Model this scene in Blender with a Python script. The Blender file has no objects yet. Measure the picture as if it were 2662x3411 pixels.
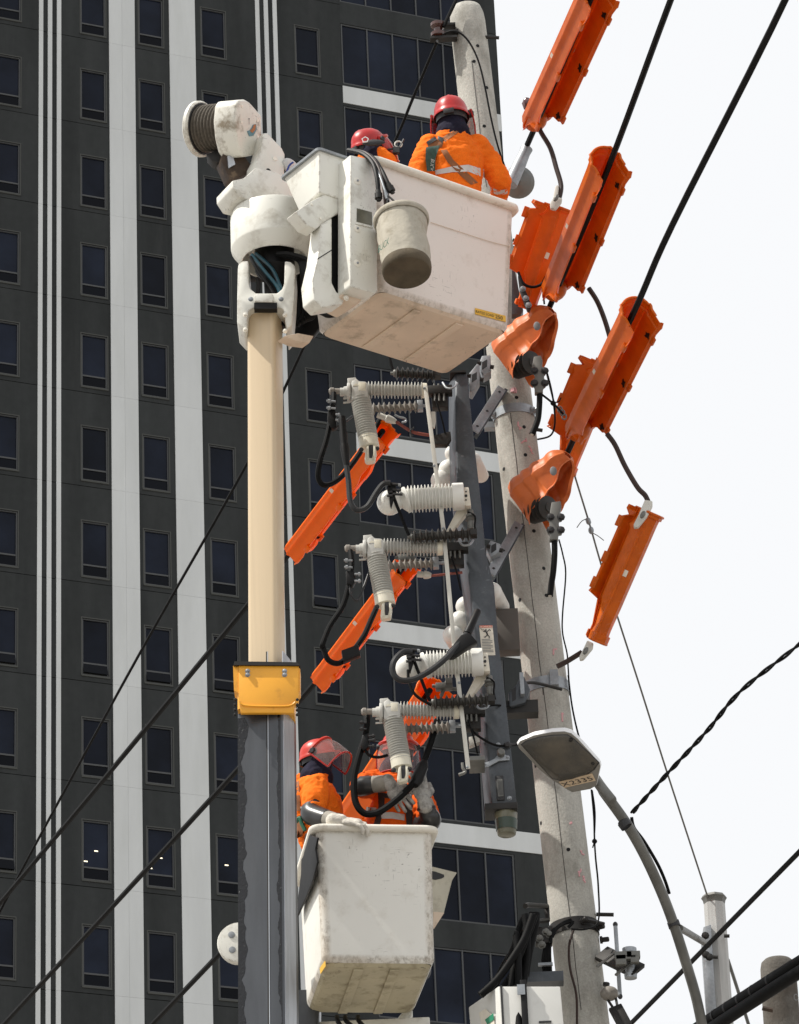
import bpy, bmesh, math, random
from mathutils import Vector, Matrix, noise
random.seed(7)
scene = bpy.context.scene
COL = scene.collection
V = Vector

# ------------------------------------------------------------------ camera
FPX, PITCH, ROLL = 12871.9, 0.4665, -0.0437        # focal in photo pixels, tilt up, roll
IW, IH = 2662, 3411
EYE = V((0, 0, 1.6))
cam_data = bpy.data.cameras.new('camera')
cam = bpy.data.objects.new('camera', cam_data)
COL.objects.link(cam)
cam_data.sensor_fit = 'HORIZONTAL'
cam_data.sensor_width = 36
cam_data.lens = 36 * FPX / IW
cam_data.clip_start = 0.1
cam_data.clip_end = 5000
cam.matrix_world = Matrix.Translation(EYE) @ Matrix.Rotation(math.pi / 2 + PITCH, 4, 'X') @ Matrix.Rotation(ROLL, 4, 'Z')
scene.camera = cam
scene.render.resolution_x, scene.render.resolution_y = 799, 1024

# ------------------------------------------------------------------ sky, sun, exposure
SUN = V((-0.56, -0.13, 0.81)).normalized()
world = bpy.data.worlds.new('World')
scene.world = world
world.use_nodes = True
wn, wl = world.node_tree.nodes, world.node_tree.links
wn.clear()
sky = wn.new('ShaderNodeTexSky')
sky.sky_type = 'NISHITA'
sky.sun_disc = False
sky.sun_elevation = math.asin(SUN.z)
sky.sun_rotation = math.atan2(SUN.x, SUN.y)
sky.air_density = 1.0
sky.dust_density = 4.0
scl = wn.new('ShaderNodeVectorMath'); scl.operation = 'SCALE'; scl.inputs['Scale'].default_value = 0.09
mixw = wn.new('ShaderNodeMix'); mixw.data_type = 'RGBA'
mixw.inputs['Factor'].default_value = 0.95
mixw.inputs['B'].default_value = (0.965, 0.975, 0.99, 1)   # thin bright overcast in front of the blue
bg = wn.new('ShaderNodeBackground')
wout = wn.new('ShaderNodeOutputWorld')
wl.new(sky.outputs[0], scl.inputs[0])
wl.new(scl.outputs[0], mixw.inputs['A'])
wl.new(mixw.outputs['Result'], bg.inputs['Color'])
wl.new(bg.outputs[0], wout.inputs[0])
bg.inputs['Strength'].default_value = 1.0
sun_data = bpy.data.lights.new('sun', 'SUN')
sun_data.energy = 5.0
sun_data.angle = math.radians(0.6)
sun_data.color = (1.0, 0.955, 0.88)
sun_obj = bpy.data.objects.new('sun', sun_data)
sun_obj.rotation_euler = SUN.to_track_quat('Z', 'Y').to_euler()
sun_obj.location = (-20, -10, 40)
COL.objects.link(sun_obj)
scene.view_settings.view_transform = 'Standard'
scene.view_settings.look = 'None'
scene.view_settings.exposure = 0.04
scene.view_settings.gamma = 1

# ------------------------------------------------------------------ survey helpers: where a sighted point stands
_c, _s = math.cos(ROLL), math.sin(ROLL)
def ray(u, v):
    a, b = u - IW / 2, v - IH / 2
    x, up = (_c * a + _s * b) / FPX, -(-_s * a + _c * b) / FPX
    return V((x, math.cos(PITCH) - up * math.sin(PITCH), math.sin(PITCH) + up * math.cos(PITCH)))
ZW = {0: (0, 0, 1.5622), 1: (550, 250, .412), 2: (1050, 250, .4808), 3: (1550, 0, .412), 4: (1550, 750, .412),
      5: (1650, 1400, .412), 6: (930, 1180, .4695), 7: (930, 1950, .4695), 8: (930, 2650, .4695), 9: (900, 0, .4695),
      40: (1500, 2250, .5314), 50: (2000, 2300, .5088), 13: (0, 2261, .5282)}
def zz(k, x, y):
    a, b, s = ZW[k]
    return a + s * x, b + s * y
def P(k, x, y, Y):                     # sighted point at horizontal distance Y
    r = ray(*zz(k, x, y))
    return r * (Y / r.y) + EYE
def PZ(k, x, y, z):                    # sighted point at height z
    r = ray(*zz(k, x, y))
    return r * ((z - EYE.z) / r.z) + EYE
def PL(k, x, y, o, n):                 # sighted point on a plane
    r = ray(*zz(k, x, y))
    return r * ((o - EYE).dot(n) / r.dot(n)) + EYE

# ------------------------------------------------------------------ mesh helpers
def ortho(d):
    d = d.normalized()
    a = V((0, 0, 1)) if abs(d.z) < .9 else V((1, 0, 0))
    x = d.cross(a).normalized()
    return x, x.cross(d).normalized()
def origin_of(o):
    p = V((0, 0, 0))
    while o:
        p += o.location
        o = o.parent
    return p
class MB:
    def __init__(s):
        s.v, s.f, s.m = [], [], []
        s.mi = 0
    def add(s, vs, fs):
        b = len(s.v)
        s.v += [V(p) for p in vs]
        for f in fs:
            s.f.append([b + i for i in f]); s.m.append(s.mi)
        return s
    def box(s, c, hx, hy, hz, ax=None):
        c = V(c)
        X, Y, Z = ax or (V((1, 0, 0)), V((0, 1, 0)), V((0, 0, 1)))
        vs = [c + X * (hx * i) + Y * (hy * j) + Z * (hz * k) for i in (-1, 1) for j in (-1, 1) for k in (-1, 1)]
        return s.add(vs, [(0, 1, 3, 2), (4, 6, 7, 5), (0, 4, 5, 1), (2, 3, 7, 6), (0, 2, 6, 4), (1, 5, 7, 3)])
    def rect(s, x0, x1, y0, y1, z0, z1):
        return s.box(((x0 + x1) / 2, (y0 + y1) / 2, (z0 + z1) / 2), abs(x1 - x0) / 2, abs(y1 - y0) / 2, abs(z1 - z0) / 2)
    def prism(s, pts, vec):
        pts = [V(p) for p in pts]; n = len(pts); vec = V(vec)
        return s.add(pts + [p + vec for p in pts], [tuple(range(n))[::-1], tuple(range(n, 2 * n))] +
                     [(i, (i + 1) % n, n + (i + 1) % n, n + i) for i in range(n)])
    def loft(s, rings, caps=(True, True), closed=True):
        n = len(rings[0]); vs = [p for r in rings for p in r]; fs = []
        for k in range(len(rings) - 1):
            for i in range(n if closed else n - 1):
                j = (i + 1) % n
                fs.append((k * n + i, k * n + j, (k + 1) * n + j, (k + 1) * n + i))
        if caps[0]: fs.append(tuple(range(n))[::-1])
        if caps[1]: fs.append(tuple(range((len(rings) - 1) * n, len(rings) * n)))
        return s.add(vs, fs)
    def tube(s, pts, r, n=8, caps=True):
        pts = [V(p) for p in pts]; rr = r if isinstance(r, (list, tuple)) else [r] * len(pts)
        x = None; rings = []
        for i, p in enumerate(pts):
            d = (pts[min(i + 1, len(pts) - 1)] - pts[max(i - 1, 0)]).normalized()
            if x is None: x, y = ortho(d)
            else:
                x = (x - d * x.dot(d)).normalized(); y = x.cross(d).normalized()
            rings.append([p + (x * math.cos(2 * math.pi * a / n) + y * math.sin(2 * math.pi * a / n)) * rr[i] for a in range(n)])
        return s.loft(rings, (caps, caps))
    def lathe(s, A, B, prof, n=20, caps=(True, True)):         # prof: (fraction along A-B, radius)
        A, B = V(A), V(B); d = B - A; x, y = ortho(d)
        return s.loft([[A + d * t + (x * math.cos(2 * math.pi * a / n) + y * math.sin(2 * math.pi * a / n)) * max(r, 1e-4)
                        for a in range(n)] for t, r in prof], caps)
    def ball(s, c, rx, ry, rz, ax=None, n=14, m=9):
        X, Y, Z = ax or (V((1, 0, 0)), V((0, 1, 0)), V((0, 0, 1))); c = V(c)
        rings = []
        for k in range(m + 1):
            t = -math.pi / 2 + math.pi * k / m
            cr = max(math.cos(t), 1e-3)
            rings.append([c + X * (rx * cr * math.cos(2 * math.pi * a / n)) + Y * (ry * cr * math.sin(2 * math.pi * a / n)) + Z * (rz * math.sin(t)) for a in range(n)])
        return s.loft(rings)
    def build(s, name, mats, parent=None, bevel=0, seg=2, smooth=True, ang=38, origin=None, jitter=0, recalc=True):
        org = origin if origin is not None else (origin_of(parent) if parent else V((0, 0, 0)))
        me = bpy.data.meshes.new(name)
        bm = bmesh.new()
        bv = [bm.verts.new(p - org) for p in s.v]
        for f, mi in zip(s.f, s.m):
            try:
                fc = bm.faces.new([bv[i] for i in f]); fc.material_index = mi
            except ValueError:
                pass
        if recalc: bmesh.ops.recalc_face_normals(bm, faces=bm.faces)
        if bevel:
            es = [e for e in bm.edges if len(e.link_faces) == 2 and e.calc_face_angle(0) > .45]
            bmesh.ops.bevel(bm, geom=es, offset=bevel, segments=seg, profile=.5, affect='EDGES', clamp_overlap=True)
        if jitter:
            for v in bm.verts: v.co += noise.noise_vector(v.co * 9) * jitter
        bm.to_mesh(me); bm.free()
        if smooth:
            me.shade_smooth(); me.set_sharp_from_angle(angle=math.radians(ang))
        for m in (mats if isinstance(mats, (list, tuple)) else [mats]): me.materials.append(m)
        o = bpy.data.objects.new(name, me)
        COL.objects.link(o)
        if parent: o.parent = parent
        elif origin is not None: o.location = org
        return o
def remesh(ob, voxel, smooth=3, wrinkle=0, wscale=14):
    md = ob.modifiers.new('r', 'REMESH'); md.mode = 'VOXEL'; md.voxel_size = voxel
    sm = ob.modifiers.new('s', 'SMOOTH'); sm.iterations = smooth; sm.factor = .5
    dg = bpy.context.evaluated_depsgraph_get(); dg.update()
    me = bpy.data.meshes.new_from_object(ob.evaluated_get(dg))
    mats = list(ob.data.materials)
    ob.modifiers.clear(); ob.data = me
    if not me.materials:
        for m in mats: me.materials.append(m)
    if wrinkle:
        me.update()
        nr = [v.normal.copy() for v in me.vertices]
        for v, nn in zip(me.vertices, nr):
            q = v.co * wscale
            a = noise.noise(V((q.x, q.y * 1.0, q.z * 2.0))) + .5 * noise.noise(q * 2.3 + V((3, 1, 7)))
            v.co += nn * (wrinkle * (1 - 2 * abs(a)))
    me.shade_smooth()
    return ob
def empty(name, loc, label=None, cat=None, group=None, rz=0):
    o = bpy.data.objects.new(name, None); COL.objects.link(o)
    o.location = loc; o.rotation_euler.z = rz; o.empty_display_size = .1
    if label: tag(o, label, cat, group)
    return o
def tag(o, label, cat, group=None, kind=None):
    if label: o['label'] = label
    if cat: o['category'] = cat
    if group: o['group'] = group
    if kind: o['kind'] = kind
    return o
def put(name, mesh, parent, loc=(0, 0, 0), rot=(0, 0, 0)):
    o = bpy.data.objects.new(name, mesh); COL.objects.link(o)
    o.parent = parent; o.location = loc; o.rotation_euler = rot
    return o
def bez(pts, n=8):                                             # smooth path through points
    pts = [V(p) for p in pts]; out = []
    for i in range(len(pts) - 1):
        p0, p1, p2, p3 = pts[max(i - 1, 0)], pts[i], pts[i + 1], pts[min(i + 2, len(pts) - 1)]
        for k in range(n):
            t = k / n
            out.append(.5 * ((2 * p1) + (p2 - p0) * t + (2 * p0 - 5 * p1 + 4 * p2 - p3) * t * t + (3 * p1 - p0 - 3 * p2 + p3) * t ** 3))
    return out + [pts[-1]]
def text(name, body, o, x, y, size, mat, parent, off=.002, extrude=.0006):   # lettering on a face: o = lower left, x/y = directions
    cu = bpy.data.curves.new(name, 'FONT'); cu.body = body; cu.size = 1; cu.extrude = 0; cu.resolution_u = 3
    t = bpy.data.objects.new(name, cu); COL.objects.link(t)
    dg = bpy.context.evaluated_depsgraph_get(); dg.update()
    me = bpy.data.meshes.new_from_object(t.evaluated_get(dg))
    bpy.data.objects.remove(t); bpy.data.curves.remove(cu)
    x, y = V(x).normalized(), V(y).normalized(); nrm = x.cross(y).normalized(); org = origin_of(parent)
    xs = [v.co.x for v in me.vertices]; w = max(xs) - min(xs); x0 = min(xs)
    sx = size[0] / w; sy = size[1] / .72
    for v in me.vertices:
        v.co = V(o) + x * ((v.co.x - x0) * sx) + y * (v.co.y * sy) + nrm * off - org
    me.materials.clear(); me.materials.append(mat); me.name = name
    ob = bpy.data.objects.new(name, me); COL.objects.link(ob); ob.parent = parent
    return ob

# ------------------------------------------------------------------ materials
def M(name, col, rough=.5, metal=0, spec=.5, vary=0, vscale=3, dirt=None, dscale=6, damt=0, dlo=.5, dhi=.7, stretch=(1, 1, 1),
      scratch=0, scol=(.05, .04, .03), bump=0, bscale=40, trans=0, alpha=1, emit=0, rnd=0, coat=0, fine=0, edge=0, tcol=None, wpos=False, wear=0):
    m = bpy.data.materials.new(name); m.use_nodes = True
    nt = m.node_tree; N, L = nt.nodes, nt.links
    b = N['Principled BSDF']
    b.inputs['Roughness'].default_value = rough; b.inputs['Metallic'].default_value = metal
    b.inputs['Specular IOR Level'].default_value = spec
    if coat: b.inputs['Coat Weight'].default_value = coat; b.inputs['Coat Roughness'].default_value = .15
    tc = N.new('ShaderNodeTexCoord'); src = tc.outputs['Object']
    if wpos: src = N.new('ShaderNodeNewGeometry').outputs['Position']
    rgb = N.new('ShaderNodeRGB'); rgb.outputs[0].default_value = (*col, 1); cur = rgb.outputs[0]
    def nz(scale, detail=5, st=None, rg=.55):
        t = N.new('ShaderNodeTexNoise'); t.inputs['Scale'].default_value = scale; t.inputs['Detail'].default_value = detail
        t.inputs['Roughness'].default_value = rg
        if st:
            mp = N.new('ShaderNodeMapping'); mp.inputs['Scale'].default_value = st; L.new(src, mp.inputs[0]); L.new(mp.outputs[0], t.inputs[0])
        else: L.new(src, t.inputs[0])
        return t.outputs[0]
    def rng(x, lo, hi, a=0, c=1):
        r = N.new('ShaderNodeMapRange'); r.inputs[1].default_value = lo; r.inputs[2].default_value = hi
        r.inputs[3].default_value = a; r.inputs[4].default_value = c; L.new(x, r.inputs[0]); return r.outputs[0]
    def mix(f, a, c, mode='MIX'):
        x = N.new('ShaderNodeMix'); x.data_type = 'RGBA'; x.blend_type = mode
        if isinstance(f, (int, float)): x.inputs['Factor'].default_value = f
        else: L.new(f, x.inputs['Factor'])
        L.new(a, x.inputs['A'])
        if isinstance(c, tuple): x.inputs['B'].default_value = (*c, 1)
        else: L.new(c, x.inputs['B'])
        return x.outputs['Result']
    def scale_col(c, f):
        x = N.new('ShaderNodeVectorMath'); x.operation = 'SCALE'; L.new(c, x.inputs[0]); L.new(f, x.inputs['Scale']); return x.outputs[0]
    if vary: cur = scale_col(cur, rng(nz(vscale, 6, stretch), .3, .7, 1 - vary, 1 + vary))
    if fine: cur = scale_col(cur, rng(nz(bscale * 1.3, 3), .3, .7, 1 - fine, 1 + fine))
    if rnd:
        oi = N.new('ShaderNodeObjectInfo'); cur = scale_col(cur, rng(oi.outputs['Random'], 0, 1, 1 - rnd, 1 + rnd))
    if damt:
        mask = rng(nz(dscale, 8, stretch, .65), dlo, dhi, 0, damt); cur = mix(mask, cur, dirt)
        r2 = rng(mask, 0, 1, rough, min(1, rough + .3)); L.new(r2, b.inputs['Roughness'])
    if scratch:
        for st, sc in (((2, 40, 5), 6.), ((46, 4, 2.2), 5.2), ((3, 5, 50), 4.6)):
            t = nz(sc, 2, st, .4); t2 = nz(2.3, 2)
            mm = N.new('ShaderNodeMath'); mm.operation = 'MULTIPLY'
            L.new(rng(t, .705, .73), mm.inputs[0]); L.new(rng(t2, .5, .62, 0, scratch), mm.inputs[1])
            cur = mix(mm.outputs[0], cur, scol)
    if edge:
        at = N.new('ShaderNodeAttribute'); at.attribute_name = 'edge'
        mm = N.new('ShaderNodeMath'); mm.operation = 'MULTIPLY'
        L.new(at.outputs['Fac'], mm.inputs[0]); L.new(rng(nz(34, 8, (1, 1, .6), .75), .46, .66, 0, edge), mm.inputs[1]); cur = mix(mm.outputs[0], cur, (.12, .095, .065))
        m2 = N.new('ShaderNodeMath'); m2.operation = 'MULTIPLY'
        L.new(at.outputs['Fac'], m2.inputs[0]); L.new(rng(nz(4, 4), .35, .7, .1, .6), m2.inputs[1]); cur = mix(m2.outputs[0], cur, (.42, .34, .25))
    if wear:                                       # chipped and grimy along the edges
        be = N.new('ShaderNodeBevel'); be.samples = 4; be.inputs['Radius'].default_value = .022
        ge = N.new('ShaderNodeNewGeometry'); dt = N.new('ShaderNodeVectorMath'); dt.operation = 'DOT_PRODUCT'
        L.new(be.outputs[0], dt.inputs[0]); L.new(ge.outputs['Normal'], dt.inputs[1])
        mm = N.new('ShaderNodeMath'); mm.operation = 'MULTIPLY'
        L.new(rng(dt.outputs['Value'], .995, .90, 0, 1), mm.inputs[0]); L.new(rng(nz(26, 6, None, .7), .46, .60, 0, wear), mm.inputs[1])
        cur = mix(mm.outputs[0], cur, (.16, .12, .075))
    L.new(cur, b.inputs['Base Color'])
    if bump:
        bp = N.new('ShaderNodeBump'); bp.inputs['Strength'].default_value = bump; bp.inputs['Distance'].default_value = .01
        L.new(nz(bscale, 5), bp.inputs['Height']); L.new(bp.outputs[0], b.inputs['Normal'])
    if emit:
        b.inputs['Emission Color'].default_value = (*col, 1); b.inputs['Emission Strength'].default_value = emit
    out = N['Material Output']
    if trans:
        tr = N.new('ShaderNodeBsdfTranslucent'); tr.inputs['Color'].default_value = (*(tcol or col), 1)
        mx = N.new('ShaderNodeMixShader'); mx.inputs[0].default_value = trans
        L.new(b.outputs[0], mx.inputs[1]); L.new(tr.outputs[0], mx.inputs[2]); L.new(mx.outputs[0], out.inputs[0])
    if alpha < 1: b.inputs['Alpha'].default_value = alpha
    return m
m_wall = M('dark facade plaster', (.036, .039, .0395), .9, spec=.1, vary=.2, vscale=.35, rnd=.05, fine=.06, bscale=3, wpos=True, dirt=(.052, .054, .055), dscale=.9, damt=.45, dlo=.5, dhi=.75, stretch=(2.5, 2.5, .35))
m_fwhite = M('white facade plaster', (.57, .59, .59), .85, spec=.15, vary=.06, vscale=.5, rnd=.02, dirt=(.45, .47, .45), dscale=.8, damt=.35, dlo=.5, dhi=.8, stretch=(2.5, 2.5, .4), wpos=True)
m_guard_sunlit = M('sunlit line guard plastic', (.92, .205, .004), .35, spec=.25, vary=.06, vscale=5, trans=.36, tcol=(1.0, .2, .006))  # same plastic as the other guards, with sunlight put into the brighter orange
m_frame = M('window frame metal', (.055, .058, .06), .6, .0)
m_sill = M('window sill', (.075, .078, .074), .9, spec=.1)
m_glass = M('dark window glass', (.0085, .0115, .0205), .15, spec=.10, rnd=.40, vary=.45, vscale=.55, wpos=True)
m_glass2 = M('dark vent glass', (.004, .005, .008), .15, spec=.08, rnd=.25)
m_ceil = M('ceiling lamp glow', (1, .9, .65), emit=1.5)
m_white = M('worn white fibreglass', (.73, .725, .665), .40, vary=.05, vscale=2, dirt=(.30, .26, .19), dscale=7, damt=.6, dlo=.52, dhi=.72, wear=.75, scratch=.6, rnd=0, bump=.04, bscale=60)
m_bucket = M('scuffed bucket shell', (.78, .72, .67), .45, vary=.04, vscale=1.5, dirt=(.42, .33, .25), dscale=7, damt=.4, dlo=.56, dhi=.75, scratch=.55, bump=.03, bscale=50, edge=.6)
m_bucket2 = M('scuffed pale bucket shell', (.73, .72, .67), .45, vary=.04, vscale=1.5, dirt=(.42, .38, .30), dscale=7, damt=.4, dlo=.54, dhi=.75, scratch=.6, bump=.03, bscale=50, edge=.85)
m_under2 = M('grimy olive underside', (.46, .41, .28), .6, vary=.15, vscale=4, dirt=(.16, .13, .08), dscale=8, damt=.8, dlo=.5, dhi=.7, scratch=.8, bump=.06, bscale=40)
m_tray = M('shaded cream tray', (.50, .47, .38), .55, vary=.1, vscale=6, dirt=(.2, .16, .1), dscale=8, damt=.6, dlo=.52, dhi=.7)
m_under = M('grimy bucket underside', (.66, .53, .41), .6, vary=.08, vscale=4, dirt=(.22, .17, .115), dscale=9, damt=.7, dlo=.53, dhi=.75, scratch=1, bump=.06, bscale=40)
m_rim = M('cream rubber rim', (.80, .77, .69), .5, vary=.06, vscale=6, dirt=(.35, .27, .18), dscale=14, damt=.5, dlo=.56, dhi=.75)
m_tan = M('tan fibreglass boom', (.60, .475, .315), .33, spec=.5, vary=.07, vscale=3, stretch=(14, 14, .25), dirt=(.40, .30, .18), dscale=3, damt=.3, dlo=.5, dhi=.8)
m_steel = M('dark steel boom paint', (.070, .075, .083), .30, .4, vary=.25, vscale=2.5, stretch=(3, 3, .35), dirt=(.05, .054, .06), dscale=3.5, damt=.45, dlo=.5, dhi=.75, bump=.05, bscale=20)
m_grease = M('black grease film', (.005, .0055, .007), .15, spec=.5, bump=.5, bscale=60)
m_bright = M('scraped steel with sky sheen', (.45, .47, .5), .35, .7, vary=.2, vscale=6, stretch=(4, 4, .4))
m_yellow = M('yellow boom collar', (.80, .37, .025), .4, vary=.06, vscale=5, dirt=(.25, .10, .02), dscale=9, damt=.5, dlo=.57, dhi=.75)
m_yellow2 = M('yellow decal', (.72, .42, .04), .5, vary=.1, vscale=30)
m_black = M('black rubber', (.006, .006, .0065), .5, spec=.22, vary=.3, vscale=12)
m_cable = M('black cable sheath', (.006, .0062, .0066), .6, spec=.1, vary=.3, vscale=8)
m_greyhose = M('grey rubber cable', (.022, .023, .025), .45, spec=.3, vary=.25, vscale=10)
m_brownhose = M('brown hose', (.035, .02, .016), .5, spec=.3, vary=.3, vscale=8)
m_bluehose = M('blue hydraulic hose', (.012, .06, .085), .3)
m_dark = M('dark greasy steel', (.014, .0125, .011), .55, .2, vary=.4, vscale=9)
m_rope = M('wound winch rope', (.085, .072, .056), .85, vary=.3, vscale=20, stretch=(3, 3, 3), bump=.3, bscale=90)
m_rust = M('rusty steel', (.06, .04, .028), .65, .3, vary=.4, vscale=12, dirt=(.22, .16, .11), dscale=8, damt=.6, dlo=.57, dhi=.64)
m_guard = M('orange line guard plastic', (.64, .138, .006), .34, spec=.32, vary=.12, vscale=6, stretch=(1, 1, 1), dirt=(.33, .062, .008), dscale=7, damt=.5, dlo=.45, dhi=.75, trans=.27, tcol=(1.0, .17, .006), scratch=.12, scol=(.85, .55, .4))
m_cover = M('faded orange insulator cover', (.68, .165, .040), .45, spec=.35, vary=.1, vscale=5, dirt=(.36, .075, .025), dscale=6, damt=.5, dlo=.5, dhi=.75, trans=.12, scratch=.15, scol=(.85, .55, .4))
m_mark = M('black marker ink', (.02, .012, .01), .7, spec=.1)
m_greypatch = M('grey patch', (.17, .175, .18), .7)
m_ins = M('light grey polymer insulator', (.50, .50, .47), .5, vary=.06, vscale=8, dirt=(.2, .18, .15), dscale=14, damt=.4, dlo=.55, dhi=.75)
m_insg = M('weathered grey insulator', (.24, .22, .195), .6, vary=.2, vscale=14, dirt=(.09, .08, .065), dscale=18, damt=.6, dlo=.5, dhi=.7)
m_insd = M('dark grey surge arrester', (.035, .033, .03), .5, spec=.3, vary=.3, vscale=14)
m_insw = M('white cast resin', (.74, .74, .70), .4, vary=.05, vscale=6, dirt=(.36, .33, .28), dscale=10, damt=.5, dlo=.57, dhi=.75)
m_cream = M('cream resin cap', (.66, .63, .52), .45, vary=.05, vscale=8, dirt=(.3, .26, .18), dscale=12, damt=.4, dlo=.55, dhi=.75)
m_galv = M('galvanised steel', (.30, .32, .34), .5, .55, vary=.2, vscale=7, fine=.1, dirt=(.16, .16, .16), dscale=5, damt=.5, dlo=.5, dhi=.8)
m_beam = M('dull zinc beam', (.062, .070, .080), .42, .3, vary=.2, vscale=4, fine=.1, dirt=(.17, .185, .20), dscale=6, damt=.5, dlo=.54, dhi=.78, scratch=.4, scol=(.4, .42, .44))
m_rod = M('pale flat bar', (.56, .55, .50), .5, vary=.1, vscale=7)
m_conc = M('weathered concrete', (.405, .395, .36), .9, spec=.15, vary=.16, vscale=3.0, stretch=(1.5, 1.5, .8), dirt=(.19, .18, .155), dscale=3.5, damt=.75, dlo=.50, dhi=.72, fine=.14, bump=.35, bscale=70)
m_conc2 = M('old dark concrete', (.12, .112, .10), .9, spec=.15, vary=.3, vscale=4, dirt=(.07, .06, .05), dscale=3.5, damt=.8, dlo=.45, dhi=.65, fine=.15, bump=.4, bscale=60)
m_pink = M('pink chalk', (.62, .34, .36), .9)
m_wornwhite = M('rust stained white pole', (.40, .40, .39), .6, vary=.2, vscale=5, stretch=(5, 5, .5), dirt=(.10, .055, .035), dscale=5, damt=.9, dlo=.60, dhi=.66)
m_lampgrey = M('grey lamp pipe', (.14, .14, .13), .5, .3, vary=.2, vscale=6, dirt=(.1, .095, .085), dscale=5, damt=.5, dlo=.5, dhi=.8)
m_lampw = M('white lamp shell', (.74, .75, .76), .4)
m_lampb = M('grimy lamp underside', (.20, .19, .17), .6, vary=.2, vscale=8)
m_lglass = M('dusty lamp glass', (.085, .073, .055), .12, spec=.5, vary=.25, vscale=5, dirt=(.03, .03, .028), dscale=4, damt=.9, dlo=.40, dhi=.62)
m_plate = M('tan number plate', (.52, .40, .27), .6, vary=.1, vscale=20)
m_ink = M('dark lettering', (.02, .02, .022), .6)
m_orangecloth = M('orange work shirt', (.86, .17, .012), .85, spec=.15, vary=.12, vscale=7, fine=.1, bscale=120, bump=.3)
m_orangecloth2 = M('red orange work shirt', (.80, .115, .010), .85, spec=.15, vary=.12, vscale=7, fine=.1, bscale=120, bump=.3)
m_refl = M('grey reflective tape', (.55, .55, .54), .45, vary=.1, vscale=18)
m_navy = M('navy cloth', (.013, .012, .026), .9, spec=.2, vary=.3, vscale=16, bump=.3, bscale=60)
m_helmet = M('red helmet shell', (.42, .014, .014), .35, spec=.45, vary=.18, vscale=9, dirt=(.2, .02, .02), dscale=11, damt=.5, dlo=.52, dhi=.7)
m_helmet2 = M('orange red helmet shell', (.52, .026, .012), .35, spec=.45, vary=.18, vscale=9, dirt=(.25, .03, .02), dscale=11, damt=.5, dlo=.52, dhi=.7)
m_visor = M('tinted visor', (.55, .40, .38), .08, spec=.6, alpha=.22)
m_visorr = M('red tinted visor rim', (.40, .02, .015), .2, alpha=.8)
m_strap = M('brown webbing', (.23, .085, .028), .8, vary=.2, vscale=20)
m_green = M('green webbing', (.025, .06, .045), .7, vary=.3, vscale=25)
m_glove = M('white work glove', (.60, .57, .51), .85, spec=.15, vary=.12, vscale=18, dirt=(.25, .23, .2), dscale=25, damt=.5, dlo=.5, dhi=.7, bump=.3, bscale=90)
m_glove2 = M('grey soiled work glove', (.36, .35, .33), .85, spec=.15, vary=.2, vscale=22, dirt=(.12, .115, .11), dscale=28, damt=.7, dlo=.45, dhi=.65, bump=.3, bscale=90)
m_winch = M('grimy winch paint', (.70, .685, .62), .42, vary=.08, vscale=4, dirt=(.20, .15, .09), dscale=9, damt=.85, dlo=.50, dhi=.66, wear=.9, scratch=.8)
m_cuff = M('grey leather cuff', (.25, .235, .205), .8, vary=.2, vscale=20)
m_sleeve = M('black rubber sleeve', (.022, .022, .023), .32, spec=.5, vary=.3, vscale=10)
m_skin = M('skin', (.30, .15, .085), .5, vary=.08, vscale=12)
m_trouser = M('dark trousers', (.03, .032, .045), .9, vary=.2, vscale=10)
m_canvas = M('dirty canvas', (.44, .41, .345), .9, spec=.15, vary=.18, vscale=8, dirt=(.17, .145, .10), dscale=8, damt=.7, dlo=.48, dhi=.7, bump=.5, bscale=25)
m_canvasd = M('brown canvas base', (.085, .066, .042), .9, vary=.3, vscale=9, bump=.4, bscale=30)
m_cabinet = M('pale grey cabinet', (.62, .62, .59), .5, vary=.06, vscale=4, dirt=(.35, .33, .28), dscale=6, damt=.4, dlo=.55, dhi=.8)
m_gcup = M('cloudy indicator cup', (.13, .125, .085), .3, vary=.4, vscale=9)
m_label = M('paper label', (.66, .62, .53), .7, vary=.08, vscale=30)
m_red = M('red label ink', (.45, .08, .05), .7)
m_greenink = M('green ink', (.03, .12, .085), .8)
m_paint = M('multi colour sticker', (.40, .15, .05), .6)
m_bluegrey = M('blue grey sticker', (.12, .24, .28), .6)
m_asph = M('street asphalt', (.24, .222, .20), .9, vary=.15, vscale=.6, fine=.2, bscale=30)

# ------------------------------------------------------------------ ground
g = MB()
g.add([(-1500, -1500, 0), (1500, -1500, 0), (1500, 1500, 0), (-1500, 1500, 0)], [(0, 1, 2, 3)])
tag(g.build('ground', m_asph, smooth=False), 'grey street ground below', 'ground', kind='structure')

# ------------------------------------------------------------------ office tower
BP, BA = V((-10.353, 112.31, 0)), .3984
Z0 = 75.86                                        # height of the top of a window row
tower = empty('office_tower', BP, 'tall dark office tower with white vertical stripes and rows of windows', 'building', rz=BA)
def tput(name, mb, mat, loc=(0, 0, 0), parent=None, smooth=False, bevel=0):
    o = mb.build(name, mat, None, smooth=smooth, bevel=bevel)
    o.parent = parent or tower; o.location = loc
    return o
core = tput('wall_core', MB().rect(-34, 15.86, .16, 20, 0, Z0 + 34), m_wall)
ROWS = range(-3, 12)
GAP = .012
def zj(k): return Z0 + 1.27 - 3.5 * k             # joint above row k
tput('wall_below', MB().rect(-34, 15.88, .0, .155, 0, zj(12) - GAP), m_wall)
tput('wall_above', MB().rect(-34, 15.88, .0, .155, zj(-3) + GAP, Z0 + 34), m_wall)
tput('wall_beyond', MB().rect(-34, -6.5 - GAP, .0, .155, zj(12), zj(-3)), m_wall)
H = 3.5 - 2 * GAP
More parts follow.
